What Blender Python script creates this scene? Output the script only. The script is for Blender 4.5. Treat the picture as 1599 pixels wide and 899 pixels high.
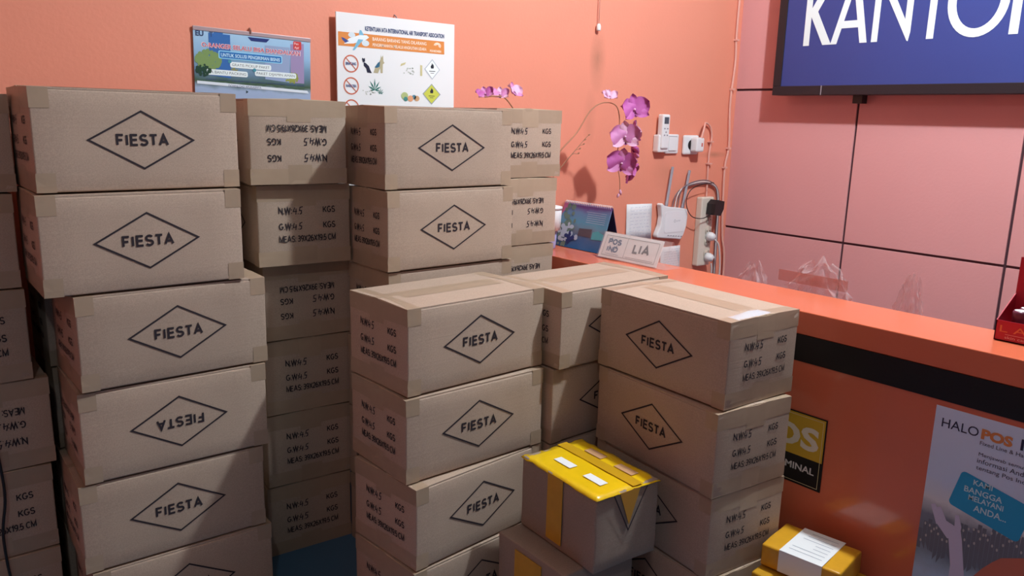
import bpy, bmesh, math, random
from mathutils import Vector, Matrix, noise
for o in list(bpy.data.objects): bpy.data.objects.remove(o)
S = bpy.context.scene
COL = S.collection
R = math.radians
rnd = random.Random(7)

# ------------------------------------------------------------------ camera
TH, PIT, ROL, CAMH = R(39.3274), R(12.1388), R(1.4868), 1.1744
def cam_axis(v):   # camera-ground frame -> room frame (X along the back wall, Y towards it)
    return Vector((v[0]*math.cos(TH)+v[1]*math.sin(TH), -v[0]*math.sin(TH)+v[1]*math.cos(TH), v[2]))
cp, sp, cr, sr = math.cos(PIT), math.sin(PIT), math.cos(ROL), math.sin(ROL)
fw = cam_axis((0, cp, -sp)); up0 = cam_axis((0, sp, cp)); rt0 = cam_axis((1, 0, 0))
rt = rt0*cr+up0*sr; up = -rt0*sr+up0*cr
cd = bpy.data.cameras.new('camera'); cam = bpy.data.objects.new('camera', cd); COL.objects.link(cam)
m = Matrix((rt, up, -fw)).transposed().to_4x4(); m.translation = (0, 0, CAMH); cam.matrix_world = m
cd.sensor_width = 36; cd.lens = 36*1234.0/1599; cd.clip_start = .02
S.camera = cam

# ------------------------------------------------------------------ world, lamps, exposure
w = bpy.data.worlds.new('world'); S.world = w; w.use_nodes = True
w.node_tree.nodes['Background'].inputs[0].default_value = (.80, .90, 1.0, 1)
w.node_tree.nodes['Background'].inputs[1].default_value = .07
S.view_settings.view_transform = 'Standard'; S.view_settings.look = 'None'
S.view_settings.gamma = 1; S.view_settings.use_curve_mapping = False
S.view_settings.exposure = 0.0
LAMPS = [((1.98, .67, 2.62), 165, .04), ((-.45, -.5, 2.62), 17, .05)]
CEIL = 2.8
XR, YB = 3.223, 2.31          # right wall, back wall
XL, YF = -1.9, -2.4           # left wall, open shop front

# ------------------------------------------------------------------ materials
MATS = {}
def mat(name, col, rough=.6, spec=.5, metal=0, var=0, vscale=8, bump=0, bscale=200, coat=0, trans=0, alpha=1, rand=0, emit=0):
    if name in MATS: return MATS[name]
    M = bpy.data.materials.new(name); M.use_nodes = True; nt = M.node_tree; b = nt.nodes['Principled BSDF']
    col = tuple(col)[:3]
    b.inputs['Base Color'].default_value = (*col, 1); b.inputs['Roughness'].default_value = rough
    b.inputs['Specular IOR Level'].default_value = spec; b.inputs['Metallic'].default_value = metal
    b.inputs['Coat Weight'].default_value = coat; b.inputs['Transmission Weight'].default_value = trans
    b.inputs['Alpha'].default_value = alpha
    if emit: b.inputs['Emission Color'].default_value = (*col, 1); b.inputs['Emission Strength'].default_value = emit
    if var or bump or rand:
        tc = nt.nodes.new('ShaderNodeTexCoord')
    last = None
    if var:
        n = nt.nodes.new('ShaderNodeTexNoise'); n.inputs['Scale'].default_value = vscale; n.inputs['Detail'].default_value = 5
        nt.links.new(tc.outputs['Object'], n.inputs['Vector'])
        mr = nt.nodes.new('ShaderNodeMapRange'); mr.inputs[3].default_value = 1-var; mr.inputs[4].default_value = 1+var
        nt.links.new(n.outputs[0], mr.inputs[0])
        hs = nt.nodes.new('ShaderNodeHueSaturation'); hs.inputs['Color'].default_value = (*col, 1)
        nt.links.new(mr.outputs[0], hs.inputs['Value']); last = hs
    if rand:
        oi = nt.nodes.new('ShaderNodeObjectInfo')
        mr = nt.nodes.new('ShaderNodeMapRange'); mr.inputs[3].default_value = 1-rand; mr.inputs[4].default_value = 1+rand
        nt.links.new(oi.outputs['Random'], mr.inputs[0])
        hs = nt.nodes.new('ShaderNodeHueSaturation'); nt.links.new(mr.outputs[0], hs.inputs['Value'])
        if last: nt.links.new(last.outputs[0], hs.inputs['Color'])
        else: hs.inputs['Color'].default_value = (*col, 1)
        last = hs
    if last: nt.links.new(last.outputs[0], b.inputs['Base Color'])
    if bump:
        n = nt.nodes.new('ShaderNodeTexNoise'); n.inputs['Scale'].default_value = bscale; n.inputs['Detail'].default_value = 3
        nt.links.new(tc.outputs['Object'], n.inputs['Vector'])
        bp = nt.nodes.new('ShaderNodeBump'); bp.inputs['Strength'].default_value = bump; bp.inputs['Distance'].default_value = .002
        nt.links.new(n.outputs[0], bp.inputs['Height']); nt.links.new(bp.outputs[0], b.inputs['Normal'])
    MATS[name] = M
    return M
def srgb(r, g, b):
    f = lambda c: (c/255/12.92 if c/255 <= .04045 else ((c/255+.055)/1.055)**2.4)
    return (f(r), f(g), f(b))

def cardboard(name, col):
    M = mat(name, col, rough=.72, spec=.25, var=.10, vscale=9, rand=.07)
    nt = M.node_tree; b = nt.nodes['Principled BSDF']
    tc = next(n for n in nt.nodes if n.type == 'TEX_COORD')
    hs = b.inputs['Base Color'].links[0].from_node
    n2 = nt.nodes.new('ShaderNodeTexNoise'); n2.inputs['Scale'].default_value = 420; n2.inputs['Detail'].default_value = 2
    nt.links.new(tc.outputs['Object'], n2.inputs['Vector'])
    r2 = nt.nodes.new('ShaderNodeMapRange'); r2.inputs[1].default_value = .3; r2.inputs[2].default_value = .7; r2.inputs[3].default_value = .90; r2.inputs[4].default_value = 1.08
    nt.links.new(n2.outputs[0], r2.inputs[0])
    h2 = nt.nodes.new('ShaderNodeHueSaturation'); nt.links.new(r2.outputs[0], h2.inputs['Value']); nt.links.new(hs.outputs[0], h2.inputs['Color']); nt.links.new(h2.outputs[0], b.inputs['Base Color'])
    # faint flute lines running through the liner plus paper fibre
    mp = nt.nodes.new('ShaderNodeMapping'); mp.inputs['Scale'].default_value = (3, 3, 260)
    nt.links.new(tc.outputs['Object'], mp.inputs[0])
    n = nt.nodes.new('ShaderNodeTexNoise'); n.inputs['Scale'].default_value = 1; n.inputs['Detail'].default_value = 2
    nt.links.new(mp.outputs[0], n.inputs['Vector'])
    bp = nt.nodes.new('ShaderNodeBump'); bp.inputs['Strength'].default_value = .25; bp.inputs['Distance'].default_value = .001
    nt.links.new(n.outputs[0], bp.inputs['Height']); nt.links.new(bp.outputs[0], b.inputs['Normal'])
    return M
M_CARD = cardboard('cardboard', srgb(182, 161, 144))
M_CARD2 = cardboard('cardboard_grey', srgb(158, 140, 127))
M_EDGE = mat('cardboard_cut_edge', srgb(205, 190, 165), .8, .2)
M_TAPE = mat('packing_tape', srgb(172, 150, 128), .42, .5, var=.08, vscale=30, rand=.06)
M_CLEAR = mat('crinkled_clear_tape', (.9, .9, .9), .18, .6, alpha=.22, bump=.8, bscale=60)
M_INK = mat('dark_print', srgb(52, 46, 52), .7, .2)
M_PEN = mat('pen_ink', srgb(45, 42, 55), .6, .2)

def wall_mat(name, col, stain):
    M = mat(name, col, rough=.55, spec=.3, var=.05, vscale=2.5, bump=.25, bscale=90)
    return M
M_ORANGE = wall_mat('orange_paint', (.80, .30, .202), 0)
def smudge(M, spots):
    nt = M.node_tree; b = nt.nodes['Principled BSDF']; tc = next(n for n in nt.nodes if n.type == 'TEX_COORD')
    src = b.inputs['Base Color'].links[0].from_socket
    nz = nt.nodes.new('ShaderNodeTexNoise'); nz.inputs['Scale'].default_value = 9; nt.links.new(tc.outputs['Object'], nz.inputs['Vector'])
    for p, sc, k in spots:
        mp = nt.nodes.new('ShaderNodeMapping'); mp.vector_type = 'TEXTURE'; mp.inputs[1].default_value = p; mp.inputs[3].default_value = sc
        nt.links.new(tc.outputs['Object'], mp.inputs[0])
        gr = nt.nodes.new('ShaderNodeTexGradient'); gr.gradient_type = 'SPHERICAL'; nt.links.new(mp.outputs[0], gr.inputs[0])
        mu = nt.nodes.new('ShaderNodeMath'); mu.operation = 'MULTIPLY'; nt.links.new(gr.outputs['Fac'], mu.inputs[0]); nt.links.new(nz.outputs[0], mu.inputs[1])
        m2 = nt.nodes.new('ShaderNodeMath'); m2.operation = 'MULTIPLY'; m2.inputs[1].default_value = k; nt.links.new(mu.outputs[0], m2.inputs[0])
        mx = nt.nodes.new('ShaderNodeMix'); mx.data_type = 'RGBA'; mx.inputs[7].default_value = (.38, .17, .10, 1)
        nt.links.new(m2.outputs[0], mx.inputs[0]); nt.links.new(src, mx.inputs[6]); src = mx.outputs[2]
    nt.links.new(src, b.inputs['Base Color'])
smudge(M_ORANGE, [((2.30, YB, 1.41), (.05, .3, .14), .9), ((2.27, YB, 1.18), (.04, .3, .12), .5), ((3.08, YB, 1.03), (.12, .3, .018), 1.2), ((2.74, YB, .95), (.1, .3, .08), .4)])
M_PINK = wall_mat('salmon_with_sheen', (.70, .35, .35), 0)  # right wall's cool sheen put into the base colour as extra pink
M_WHITE = mat('white_paint', srgb(225, 222, 215), .7)
M_FLOOR = mat('blue_floor', srgb(70, 112, 145), .35, .5, var=.08, vscale=6)
M_LINE = mat('dark_joint', srgb(70, 42, 52), .7)
M_LAM = mat('orange_laminate', (.68, .170, .085), .13, .6, var=.04, vscale=4)
M_BLACK = mat('black_laminate', srgb(22, 20, 22), .3, .4)
M_PLAST = mat('white_plastic', srgb(232, 234, 236), .35, .5)
M_CREAM = mat('cream_plastic', srgb(222, 214, 200), .4, .5)
M_GREYPL = mat('grey_plastic', srgb(150, 148, 158), .4, .5)
M_DARKPL = mat('black_plastic', srgb(28, 28, 32), .4, .5)
M_CABLE = mat('painted_cable', srgb(226, 172, 158), .5, .4)
M_CABLEW = mat('white_cable', srgb(225, 220, 218), .5, .4)
M_CABLEG = mat('grey_cable', srgb(120, 105, 112), .5, .4)
M_PAPER = mat('white_paper', srgb(235, 238, 240), .8, .2)
M_YTAPE = mat('yellow_tape', srgb(238, 196, 20), .25, .5, var=.08, vscale=25, bump=.3, bscale=40)
M_YTAPEB = mat('yellow_tape_on_card', srgb(200, 150, 40), .25, .5, var=.12, vscale=40)

# ------------------------------------------------------------------ mesh helpers
def link(o, parent=None):
    COL.objects.link(o)
    if parent is not None: o.parent = parent
    return o
def mesh_from(bm, name, material=None, smooth=False):
    me = bpy.data.meshes.new(name); bm.to_mesh(me); bm.free()
    for mt in (material if isinstance(material, (list, tuple)) else [material]):
        if mt: me.materials.append(mt)
    if smooth:
        for p in me.polygons: p.use_smooth = True
    return me
def put(name, me, parent=None, loc=(0, 0, 0), rot=(0, 0, 0), scale=(1, 1, 1)):
    o = bpy.data.objects.new(name, me); o.location = loc; o.rotation_euler = rot; o.scale = scale
    return link(o, parent)
def obj(name, bm, material, parent=None, smooth=False, **k):
    return put(name, mesh_from(bm, name, material, smooth), parent, **k)
def thing(name, label, cat, loc=(0, 0, 0), rotz=0, group=None):
    o = bpy.data.objects.new(name, None); o.empty_display_size = .05; o.location = loc; o.rotation_euler = (0, 0, rotz)
    link(o); tag(o, label, cat, group); return o
def tag(o, label, cat, group=None):
    o['label'] = label; o['category'] = cat
    if group: o['group'] = group
    return o
def struct(o):
    o['kind'] = 'structure'; return o
def box(bm, x0, x1, y0, y1, z0, z1, bev=0, mi=0):
    r = bmesh.ops.create_cube(bm, size=1)
    for v in r['verts']:
        v.co = Vector(((x0+x1)/2+v.co.x*(x1-x0), (y0+y1)/2+v.co.y*(y1-y0), (z0+z1)/2+v.co.z*(z1-z0)))
    fs = {f for v in r['verts'] for f in v.link_faces}
    for f in fs: f.material_index = mi
    if bev:
        es = list({e for v in r['verts'] for e in v.link_edges})
        bmesh.ops.bevel(bm, geom=es, offset=bev, segments=2, profile=.5, affect='EDGES')
    return bm
def nb(): return bmesh.new()
def bbox(*a, **k): return box(nb(), *a, **k)
def prism(bm, pts, d0, d1, plane='XZ', mi=0):
    """extrude a 2-D outline between two depths"""
    def P(p, d):
        if plane == 'XZ': return (p[0], d, p[1])
        if plane == 'YZ': return (d, p[0], p[1])
        return (p[0], p[1], d)
    a = [bm.verts.new(P(p, d0)) for p in pts]; b = [bm.verts.new(P(p, d1)) for p in pts]
    n = len(pts); fs = [bm.faces.new(a), bm.faces.new(b[::-1])]
    for i in range(n): fs.append(bm.faces.new((a[i], b[i], b[(i+1) % n], a[(i+1) % n])))
    for f in fs: f.material_index = mi
    bmesh.ops.recalc_face_normals(bm, faces=fs)
    return bm
def tube(bm, pts, r, seg=8, caps=True):
    pts = [Vector(p) for p in pts]; rings = []
    rr = r if isinstance(r, (list, tuple)) else [r]*len(pts)
    prev = None
    for i, p in enumerate(pts):
        t = (pts[min(i+1, len(pts)-1)]-pts[max(i-1, 0)]).normalized()
        if prev is None:
            a = t.orthogonal().normalized()
        else:
            a = (prev-t*prev.dot(t)).normalized()
        prev = a; b = t.cross(a)
        rings.append([bm.verts.new(p+(a*math.cos(2*math.pi*k/seg)+b*math.sin(2*math.pi*k/seg))*rr[i]) for k in range(seg)])
    for i in range(len(rings)-1):
        for k in range(seg):
            bm.faces.new((rings[i][k], rings[i][(k+1) % seg], rings[i+1][(k+1) % seg], rings[i+1][k]))
    if caps: bm.faces.new(rings[0][::-1]); bm.faces.new(rings[-1])
    bmesh.ops.recalc_face_normals(bm, faces=bm.faces)
    return bm
def curve_pts(ctrl, n=6):
    """Catmull-Rom through the control points"""
    P = [Vector(c) for c in ctrl]; P = [P[0]*2-P[1]]+P+[P[-1]*2-P[-2]]; out = []
    for i in range(1, len(P)-2):
        for k in range(n):
            t = k/n; a, b, c, d = P[i-1], P[i], P[i+1], P[i+2]
            out.append(.5*((2*b)+(c-a)*t+(2*a-5*b+4*c-d)*t*t+(3*b-a-3*c+d)*t**3))
    out.append(P[-2]); return out
def lathe(bm, prof, seg=24):
    rings = [[bm.verts.new((r*math.cos(2*math.pi*k/seg), r*math.sin(2*math.pi*k/seg), z)) for k in range(seg)] for r, z in prof]
    for i in range(len(rings)-1):
        for k in range(seg):
            bm.faces.new((rings[i][k], rings[i][(k+1) % seg], rings[i+1][(k+1) % seg], rings[i+1][k]))
    bm.faces.new(rings[0][::-1]); bm.faces.new(rings[-1]); return bm

# text -> list of 2-D triangles, cached
def text_bm(bm, s, x, y, h, width=None, bold=0, shear=0, align='LEFT', fn=None, spacing=1, rot=0):
    """flat lettering with cap height h, its baseline at (x, y); fn maps a 2-D point into 3-D"""
    cu = bpy.data.curves.new('lettering', 'FONT'); cu.body = s; cu.size = 1; cu.resolution_u = 3; cu.space_character = spacing
    cu.fill_mode = 'FRONT'; cu.offset = bold; cu.shear = shear
    o = bpy.data.objects.new('lettering', cu); COL.objects.link(o)
    dg = bpy.context.evaluated_depsgraph_get(); dg.update()
    me = bpy.data.meshes.new_from_object(o.evaluated_get(dg)); bpy.data.objects.remove(o); bpy.data.curves.remove(cu)
    vs = [v.co.copy() for v in me.vertices]
    if not vs: bpy.data.meshes.remove(me); return bm
    x0 = min(v.x for v in vs); x1 = max(v.x for v in vs)
    CAP = .73
    sy = h/CAP; sx = sy if width is None else width/(x1-x0)
    off = {'LEFT': 0, 'CENTER': -(x1-x0)/2, 'RIGHT': -(x1-x0)}[align]
    c, q = math.cos(rot), math.sin(rot)
    nv = []
    for v in vs:
        a, b = (v.x-x0+off)*sx, v.y*sy
        nv.append(bm.verts.new(fn(x+a*c-b*q, y+a*q+b*c)))
    for p in me.polygons:
        try: bm.faces.new([nv[i] for i in p.vertices])
        except ValueError: pass
    bpy.data.meshes.remove(me)
    return bm
def poly2(bm, pts, fn):
    vs = [bm.verts.new(fn(*p)) for p in pts]; bm.faces.new(vs); return bm
def line2(bm, pts, wd, fn, closed=False, n=1):
    """ribbon along a 2-D polyline with mitred joins"""
    P = [Vector(p) for p in pts]; N = len(P); offs = []
    for i in range(N):
        if closed: a, b = (P[i]-P[i-1]).normalized(), (P[(i+1) % N]-P[i]).normalized()
        else:
            a = (P[i]-P[i-1]).normalized() if i else (P[1]-P[0]).normalized()
            b = (P[i+1]-P[i]).normalized() if i < N-1 else a
        na = Vector((-a.y, a.x)); nbv = Vector((-b.y, b.x)); mm = (na+nbv).normalized()
        offs.append(mm*(wd/2/max(.25, mm.dot(na))))
    for i in range(N if closed else N-1):
        j = (i+1) % N
        for k in range(n):
            t0, t1 = k/n, (k+1)/n
            a0, b0 = (P[i]+offs[i]).lerp(P[j]+offs[j], t0), (P[i]-offs[i]).lerp(P[j]-offs[j], t0)
            a1, b1 = (P[i]+offs[i]).lerp(P[j]+offs[j], t1), (P[i]-offs[i]).lerp(P[j]-offs[j], t1)
            bm.faces.new([bm.verts.new(fn(*q)) for q in (a0, b0, b1, a1)])
    return bm
def circle2(cx, cy, rx, ry=None, n=28):
    ry = ry or rx
    return [(cx+rx*math.cos(2*math.pi*k/n), cy+ry*math.sin(2*math.pi*k/n)) for k in range(n)]
def rrect(x0, y0, x1, y1, r, n=5):
    out = []
    for cx, cy, a in ((x1-r, y1-r, 0), (x0+r, y1-r, 90), (x0+r, y0+r, 180), (x1-r, y0+r, 270)):
        for k in range(n+1):
            t = R(a+90*k/n); out.append((cx+r*math.cos(t), cy+r*math.sin(t)))
    return out

# plain grotesque capitals drawn as strokes
def arc2(cx, cy, rx, ry, a0, a1, n=9): return [(cx+rx*math.cos(R(a0+(a1-a0)*k/n)), cy+ry*math.sin(R(a0+(a1-a0)*k/n))) for k in range(n+1)]
_S = arc2(.32, .745, .29, .255, 25, 270)+arc2(.32, .25, .32, .25, 90, -155)[1:]
GLYPH = {
 'A': (.78, [[(0, 0), (.39, 1), (.78, 0)], [(.15, .33), (.63, .33)]]), 'C': (.72, [arc2(.38, .5, .38, .5, 45, 315)]), 'D': (.7, [[(0, 0), (0, 1), (.3, 1)]+arc2(.3, .5, .4, .5, 90, -90)+[(0, 0)]]),
 'E': (.6, [[(.6, 0), (0, 0), (0, 1), (.58, 1)], [(0, .52), (.54, .52)]]), 'F': (.56, [[(0, 0), (0, 1), (.56, 1)], [(0, .5), (.48, .5)]]),
 'G': (.78, [arc2(.39, .5, .39, .5, 48, 330)+[(.76, .42), (.44, .42)]]), 'I': (.2, [[(.07, 0), (.07, 1)]]), 'K': (.68, [[(0, 0), (0, 1)], [(.66, 1), (.02, .38)], [(.22, .56), (.68, 0)]]),
 'L': (.52, [[(0, 1), (0, 0), (.52, 0)]]), 'M': (.82, [[(0, 0), (0, 1), (.41, .08), (.82, 1), (.82, 0)]]), 'N': (.68, [[(0, 0), (0, 1), (.68, 0), (.68, 1)]]),
 'O': (.8, [arc2(.4, .5, .4, .5, 0, 360, 18)]), 'P': (.62, [[(0, 0), (0, 1), (.36, 1)]+arc2(.36, .74, .26, .26, 90, -90)+[(0, .48)]]), 'S': (.64, [_S]), 'T': (.68, [[(0, 1), (.68, 1)], [(.34, 1), (.34, 0)]]),
 'W': (1.06, [[(0, 1), (.26, 0), (.53, .96), (.8, 0), (1.06, 1)]]), 'X': (.66, [[(0, 0), (.66, 1)], [(0, 1), (.66, 0)]]),
 '1': (.3, [[(0, .75), (.26, 1), (.26, 0)]]), '2': (.54, [arc2(.27, .73, .27, .27, 165, -30)+[(0, 0), (.55, 0)]]), '3': (.54, [arc2(.25, .76, .25, .24, 150, -90)+arc2(.25, .26, .29, .26, 90, -150)[1:]]),
 '5': (.54, [[(.5, 1), (.1, 1), (.04, .52)]+arc2(.26, .31, .28, .31, 120, -150)]), '6': (.54, [arc2(.27, .3, .27, .3, 0, 360, 14), arc2(.35, .4, .35, .6, 180, 80, 6)]), '9': (.54, [arc2(.27, .7, .27, .3, 0, 360, 14), arc2(.19, .6, .35, .6, 0, -100, 6)]),
 '.': (.0, [[(0, -.06), (0, .1)]]), ':': (.0, [[(0, -.06), (0, .1)], [(0, .55), (0, .71)]]), ' ': (.12, []) }
def stroke_text(bm, s, x, y, h, width, fn, weight=.15, gap=.24, align='LEFT', layer=None):
    adv = []; c = 0
    for ch in s: adv.append(c); c += GLYPH[ch][0]+gap
    tot = c-gap+weight; sx = width/tot; sy = h*(1-weight)
    off = {'LEFT': 0, 'CENTER': -width/2, 'RIGHT': -width}[align]
    for ch, a in zip(s, adv):
        for pl in GLYPH[ch][1]:
            if layer: layer()
            # the pen is as wide as it is tall: widths set in metres
            line2(bm, [(x+off+(a+weight/2+p[0])*sx, y+h*weight/2+p[1]*sy) for p in pl], weight*min(h, sx*1.25), fn)
    return bm

# ------------------------------------------------------------------ the room
fl = struct(obj('floor', bbox(XL, XR, YF, YB, -.06, 0), M_FLOOR))
struct(obj('ceiling', bbox(XL, XR, YF, YB, CEIL, CEIL+.06), mat('ceiling_boards', srgb(150, 140, 130), .7)))
struct(obj('wall_back', bbox(XL, XR+.1, YB, YB+.1, 0, CEIL), M_ORANGE))
struct(obj('wall_left', bbox(XL-.1, XL, YF, YB+.1, 0, CEIL), M_ORANGE))
# right wall: rows of board panels with dark open joints
wr = struct(obj('wall_right', bbox(XR+.006, XR+.1, YF, YB, 0, CEIL), M_LINE))
ys = [YB]+[2.336-.631*k for k in range(1, 8)]+[YF]
zs = [0, .045, .686, 1.329, 1.972, 2.615, CEIL]
g = .005
for i in range(len(ys)-1):
    for j in range(len(zs)-1):
        a, b = ys[i+1]+g, ys[i]-(g if i else 0)
        put('panel', mesh_from(bbox(XR-.0005, XR+.008, a, b, zs[j]+g, zs[j+1]-g, bev=.0012), 'panel', M_PINK), wr)
for i, (p, e, r) in enumerate(LAMPS):
    t = thing('ceiling_lamp', ['round white ceiling bulb above the counter', 'round white ceiling bulb behind the camera'][i], 'lamp', (p[0], p[1], CEIL), 0, 'ceiling bulbs')
    obj('lamp_socket', lathe(nb(), [(.045, 0), (.045, -.02), (.02, -.03), (.02, -.07)]), M_PLAST, t, True)
    ld = bpy.data.lights.new('bulb_light', 'POINT'); ld.energy = e; ld.shadow_soft_size = r; ld.color = (.90, 1.0, 1.06)
    lo = bpy.data.objects.new('bulb_light', ld); lo.location = (0, 0, p[2]-CEIL); link(lo, t)

# ------------------------------------------------------------------ shipping cartons
BL, BW, BH = .39, .235, .193
BULGE = .0025
def skin(nx, ny, nz):   # bulge of the side faces
    pass
def bulge_y(x, z): return BULGE*max(0, 1-(x/(BL/2))**2)*max(0, 1-((z-BH/2)/(BH/2))**2)
def bulge_x(y, z): return BULGE*max(0, 1-(y/(BW/2))**2)*max(0, 1-((z-BH/2)/(BH/2))**2)
TOPT = .0035
def carton_body(seed):
    bm = nb(); hx, hy, hz = BL/2, BW/2, (BH-TOPT)/2; r = .0035
    def axis(h): return [-h, -h+r*.4, -h+r] + [-h+r+(2*h-2*r)*k/6 for k in range(1, 6)] + [h-r, h-r*.4, h]
    ax, ay, az = axis(hx), axis(hy), axis(hz)
    def P(x, y, z):
        c = Vector((max(-hx+r, min(hx-r, x)), max(-hy+r, min(hy-r, y)), max(-hz+r, min(hz-r, z))))
        d = Vector((x, y, z))-c
        p = c+d.normalized()*r if d.length > 1e-9 else Vector((x, y, z))
        zz = p.z+hz
        if abs(x) == hx: p.x += math.copysign(bulge_x(p.y, zz), x)
        if abs(y) == hy: p.y += math.copysign(bulge_y(p.x, zz), y)
        q = Vector((x*9, y*9, z*9+seed*11))
        p += Vector((noise.noise(q), noise.noise(q+Vector((31, 0, 0))), 0))*.0004
        if abs(z) != hz: p.z += noise.noise(q+Vector((0, 57, 0)))*.0004
        return p+Vector((0, 0, hz))
    def grid(A, B, f):
        V = [[bm.verts.new(f(a, b)) for b in B] for a in A]
        for i in range(len(A)-1):
            for j in range(len(B)-1): bm.faces.new((V[i][j], V[i+1][j], V[i+1][j+1], V[i][j+1]))
    for s in (-1, 1):
        grid(ax, az, lambda a, b: P(a, s*hy, b)); grid(ay, az, lambda a, b: P(s*hx, a, b)); grid(ax, ay, lambda a, b: P(a, b, s*hz))
    bmesh.ops.remove_doubles(bm, verts=bm.verts, dist=1e-5); bmesh.ops.recalc_face_normals(bm, faces=bm.faces)
    return mesh_from(bm, 'carton_body', M_CARD, True)
BODIES = [carton_body(i) for i in range(4)]
def flap_mesh(s, lift):
    bm = nb(); n = 8; t = .0032
    X = [-BL/2+.001+(BL-.002)*k/n for k in range(n+1)]; Y = [.0006, BW/4, BW/2-.0015]
    top, bot = [], []
    for x in X:
        rt_, rb_ = [], []
        for j, y in enumerate(Y):
            e = (abs(x)/(BL/2))**6
            z = BH-TOPT+.0002+lift*(1-y/(BW/2))
            rb_.append(bm.verts.new((x, s*y, z))); rt_.append(bm.verts.new((x, s*y, z+t)))
        top.append(rt_); bot.append(rb_)
    for i in range(n):
        for j in range(2):
            bm.faces.new((top[i][j], top[i+1][j], top[i+1][j+1], top[i][j+1])); bm.faces.new((bot[i][j], bot[i][j+1], bot[i+1][j+1], bot[i+1][j]))
        bm.faces.new((bot[i][0], bot[i+1][0], top[i+1][0], top[i][0])); bm.faces.new((bot[i][2], top[i][2], top[i+1][2], bot[i+1][2]))
    for a in (0, n):
        for j in range(2):
            f = bm.faces.new((bot[a][j], top[a][j], top[a][j+1], bot[a][j+1])); f.material_index = 1
    bmesh.ops.recalc_face_normals(bm, faces=bm.faces)
    return mesh_from(bm, 'top_flap', [M_CARD, M_EDGE])
FLAPS = [flap_mesh(1, .0028), flap_mesh(-1, .0028)]
EPS = .0008
def reset_layer():
    global EPS
    EPS = .0008
def next_layer():
    global EPS
    EPS += .00002
def f_front(x, z, s=-1): return (x if s < 0 else -x, s*(BW/2+bulge_y(x, z)+EPS), z)
def f_end(y, z, s=-1): return (s*(BL/2+bulge_x(y, z)+EPS), -y if s < 0 else y, z)   # seen from outside, y runs left to right
def logo_mesh(s, flip):
    bm = nb(); fn0 = lambda x, z: f_front(x, z, s)
    cz = BH/2+.001
    fn = (lambda x, z: fn0(-x, 2*cz-z)) if flip else fn0
    line2(bm, [(-.1, cz), (0, cz-.0555), (.1, cz), (0, cz+.0555)], .0036, fn, True, 8)
    stroke_text(bm, 'FIESTA', 0, cz-.0115, .0235, .1, fn, .19, .27, 'CENTER', next_layer)
    reset_layer()
    return mesh_from(bm, 'printed_diamond_logo', M_INK)
def marks_mesh(s, flip):
    bm = nb(); fn0 = lambda x, z: f_end(x, z, s)
    fn = (lambda x, z: fn0(-x, BH-z)) if flip else fn0
    x0 = -.067
    for i, t in enumerate(('N.W:', 'G.W:')):
        z = BH*(.645-.195*i)
        stroke_text(bm, t, x0, z, .0165, .033, fn, .17, .24, 'LEFT', next_layer)
        stroke_text(bm, 'KGS', .045, z, .0165, .032, fn, .17, .24, 'LEFT', next_layer)
    stroke_text(bm, 'MEAS: 39X26X19.5 CM', x0, BH*.29, .0165, .144, fn, .17, .22, 'LEFT', next_layer)
    reset_layer()
    return mesh_from(bm, 'printed_weight_marks', M_INK)
def pen_mesh(s, flip, k):
    bm = nb(); fn0 = lambda x, z: f_end(x, z, s)
    fn = (lambda x, z: fn0(-x, BH-z)) if flip else fn0
    r = random.Random(k)
    for i in range(2):
        z = BH*(.645-.195*i)-.001; x = -.032+r.uniform(-.002, .002); h = .017
        j = lambda a, b: (x+a*.011+r.uniform(-.0007, .0007), z+b*h+r.uniform(-.0007, .0007))
        line2(bm, [j(.25, 1), j(.0, .35), j(.8, .4)], .0021, fn); line2(bm, [j(.65, .8), j(.5, -.05)], .0021, fn)
        line2(bm, [j(1.05, .0), j(1.12, .1)], .002, fn)
        line2(bm, [j(2.1, 1), j(1.5, .95), j(1.4, .55), j(1.9, .5), j(1.85, .1), j(1.35, .0)], .0021, fn)
    return mesh_from(bm, 'handwritten_numbers', M_PEN)
LOGO = {(s, f): logo_mesh(s, f) for s in (-1, 1) for f in (0, 1)}
MARK = {(s, f): marks_mesh(s, f) for s in (-1, 1) for f in (0, 1)}
PEN = {(s, f, k): pen_mesh(s, f, k) for s in (-1, 1) for f in (0, 1) for k in range(3)}
def sheet(bm, fn, x0, x1, z0, z1, nx=4, nz=3):
    V = [[bm.verts.new(fn(x0+(x1-x0)*i/nx, z0+(z1-z0)*j/nz)) for j in range(nz+1)] for i in range(nx+1)]
    for i in range(nx):
        for j in range(nz): bm.faces.new((V[i][j], V[i+1][j], V[i+1][j+1], V[i][j+1]))
E2 = .0005
def seam_tape(zt, z0, z1):
    bm = nb()
    sheet(bm, lambda x, y: (x, y, zt+(.0026*max(0, 1-abs(y)/(BW/2)) if zt > .1 else 0)), -BL/2, BL/2, -.029, .029, 6, 4)
    for s in (-1, 1):
        sheet(bm, lambda y, z: (s*(BL/2+bulge_x(y, z)+E2), y, z), -.029, .029, z0, z1, 4, 3)
    bmesh.ops.remove_doubles(bm, verts=bm.verts, dist=.0042)
    return mesh_from(bm, 'seam_tape', M_TAPE)
def edge_tape(s, zt, z0, z1):
    bm = nb()
    sheet(bm, lambda x, y: (x, y, zt+(.0028*max(0, 1-abs(y)/(BW/2)) if zt > .1 else 0)), s*(BL/2), s*(BL/2-.034), -BW/2, BW/2, 2, 6)
    sheet(bm, lambda y, z: (s*(BL/2+bulge_x(y, z)+.0003), y, z), -BW/2, BW/2, z0, z1, 6, 3)
    for t in (-1, 1):
        sheet(bm, lambda x, z: (x, t*(BW/2+bulge_y(x, z)+E2), z), s*(BL/2), s*(BL/2-.034), z0, z1, 2, 3)
    bmesh.ops.remove_doubles(bm, verts=bm.verts, dist=.0042)
    return mesh_from(bm, 'edge_tape', M_TAPE)
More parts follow.
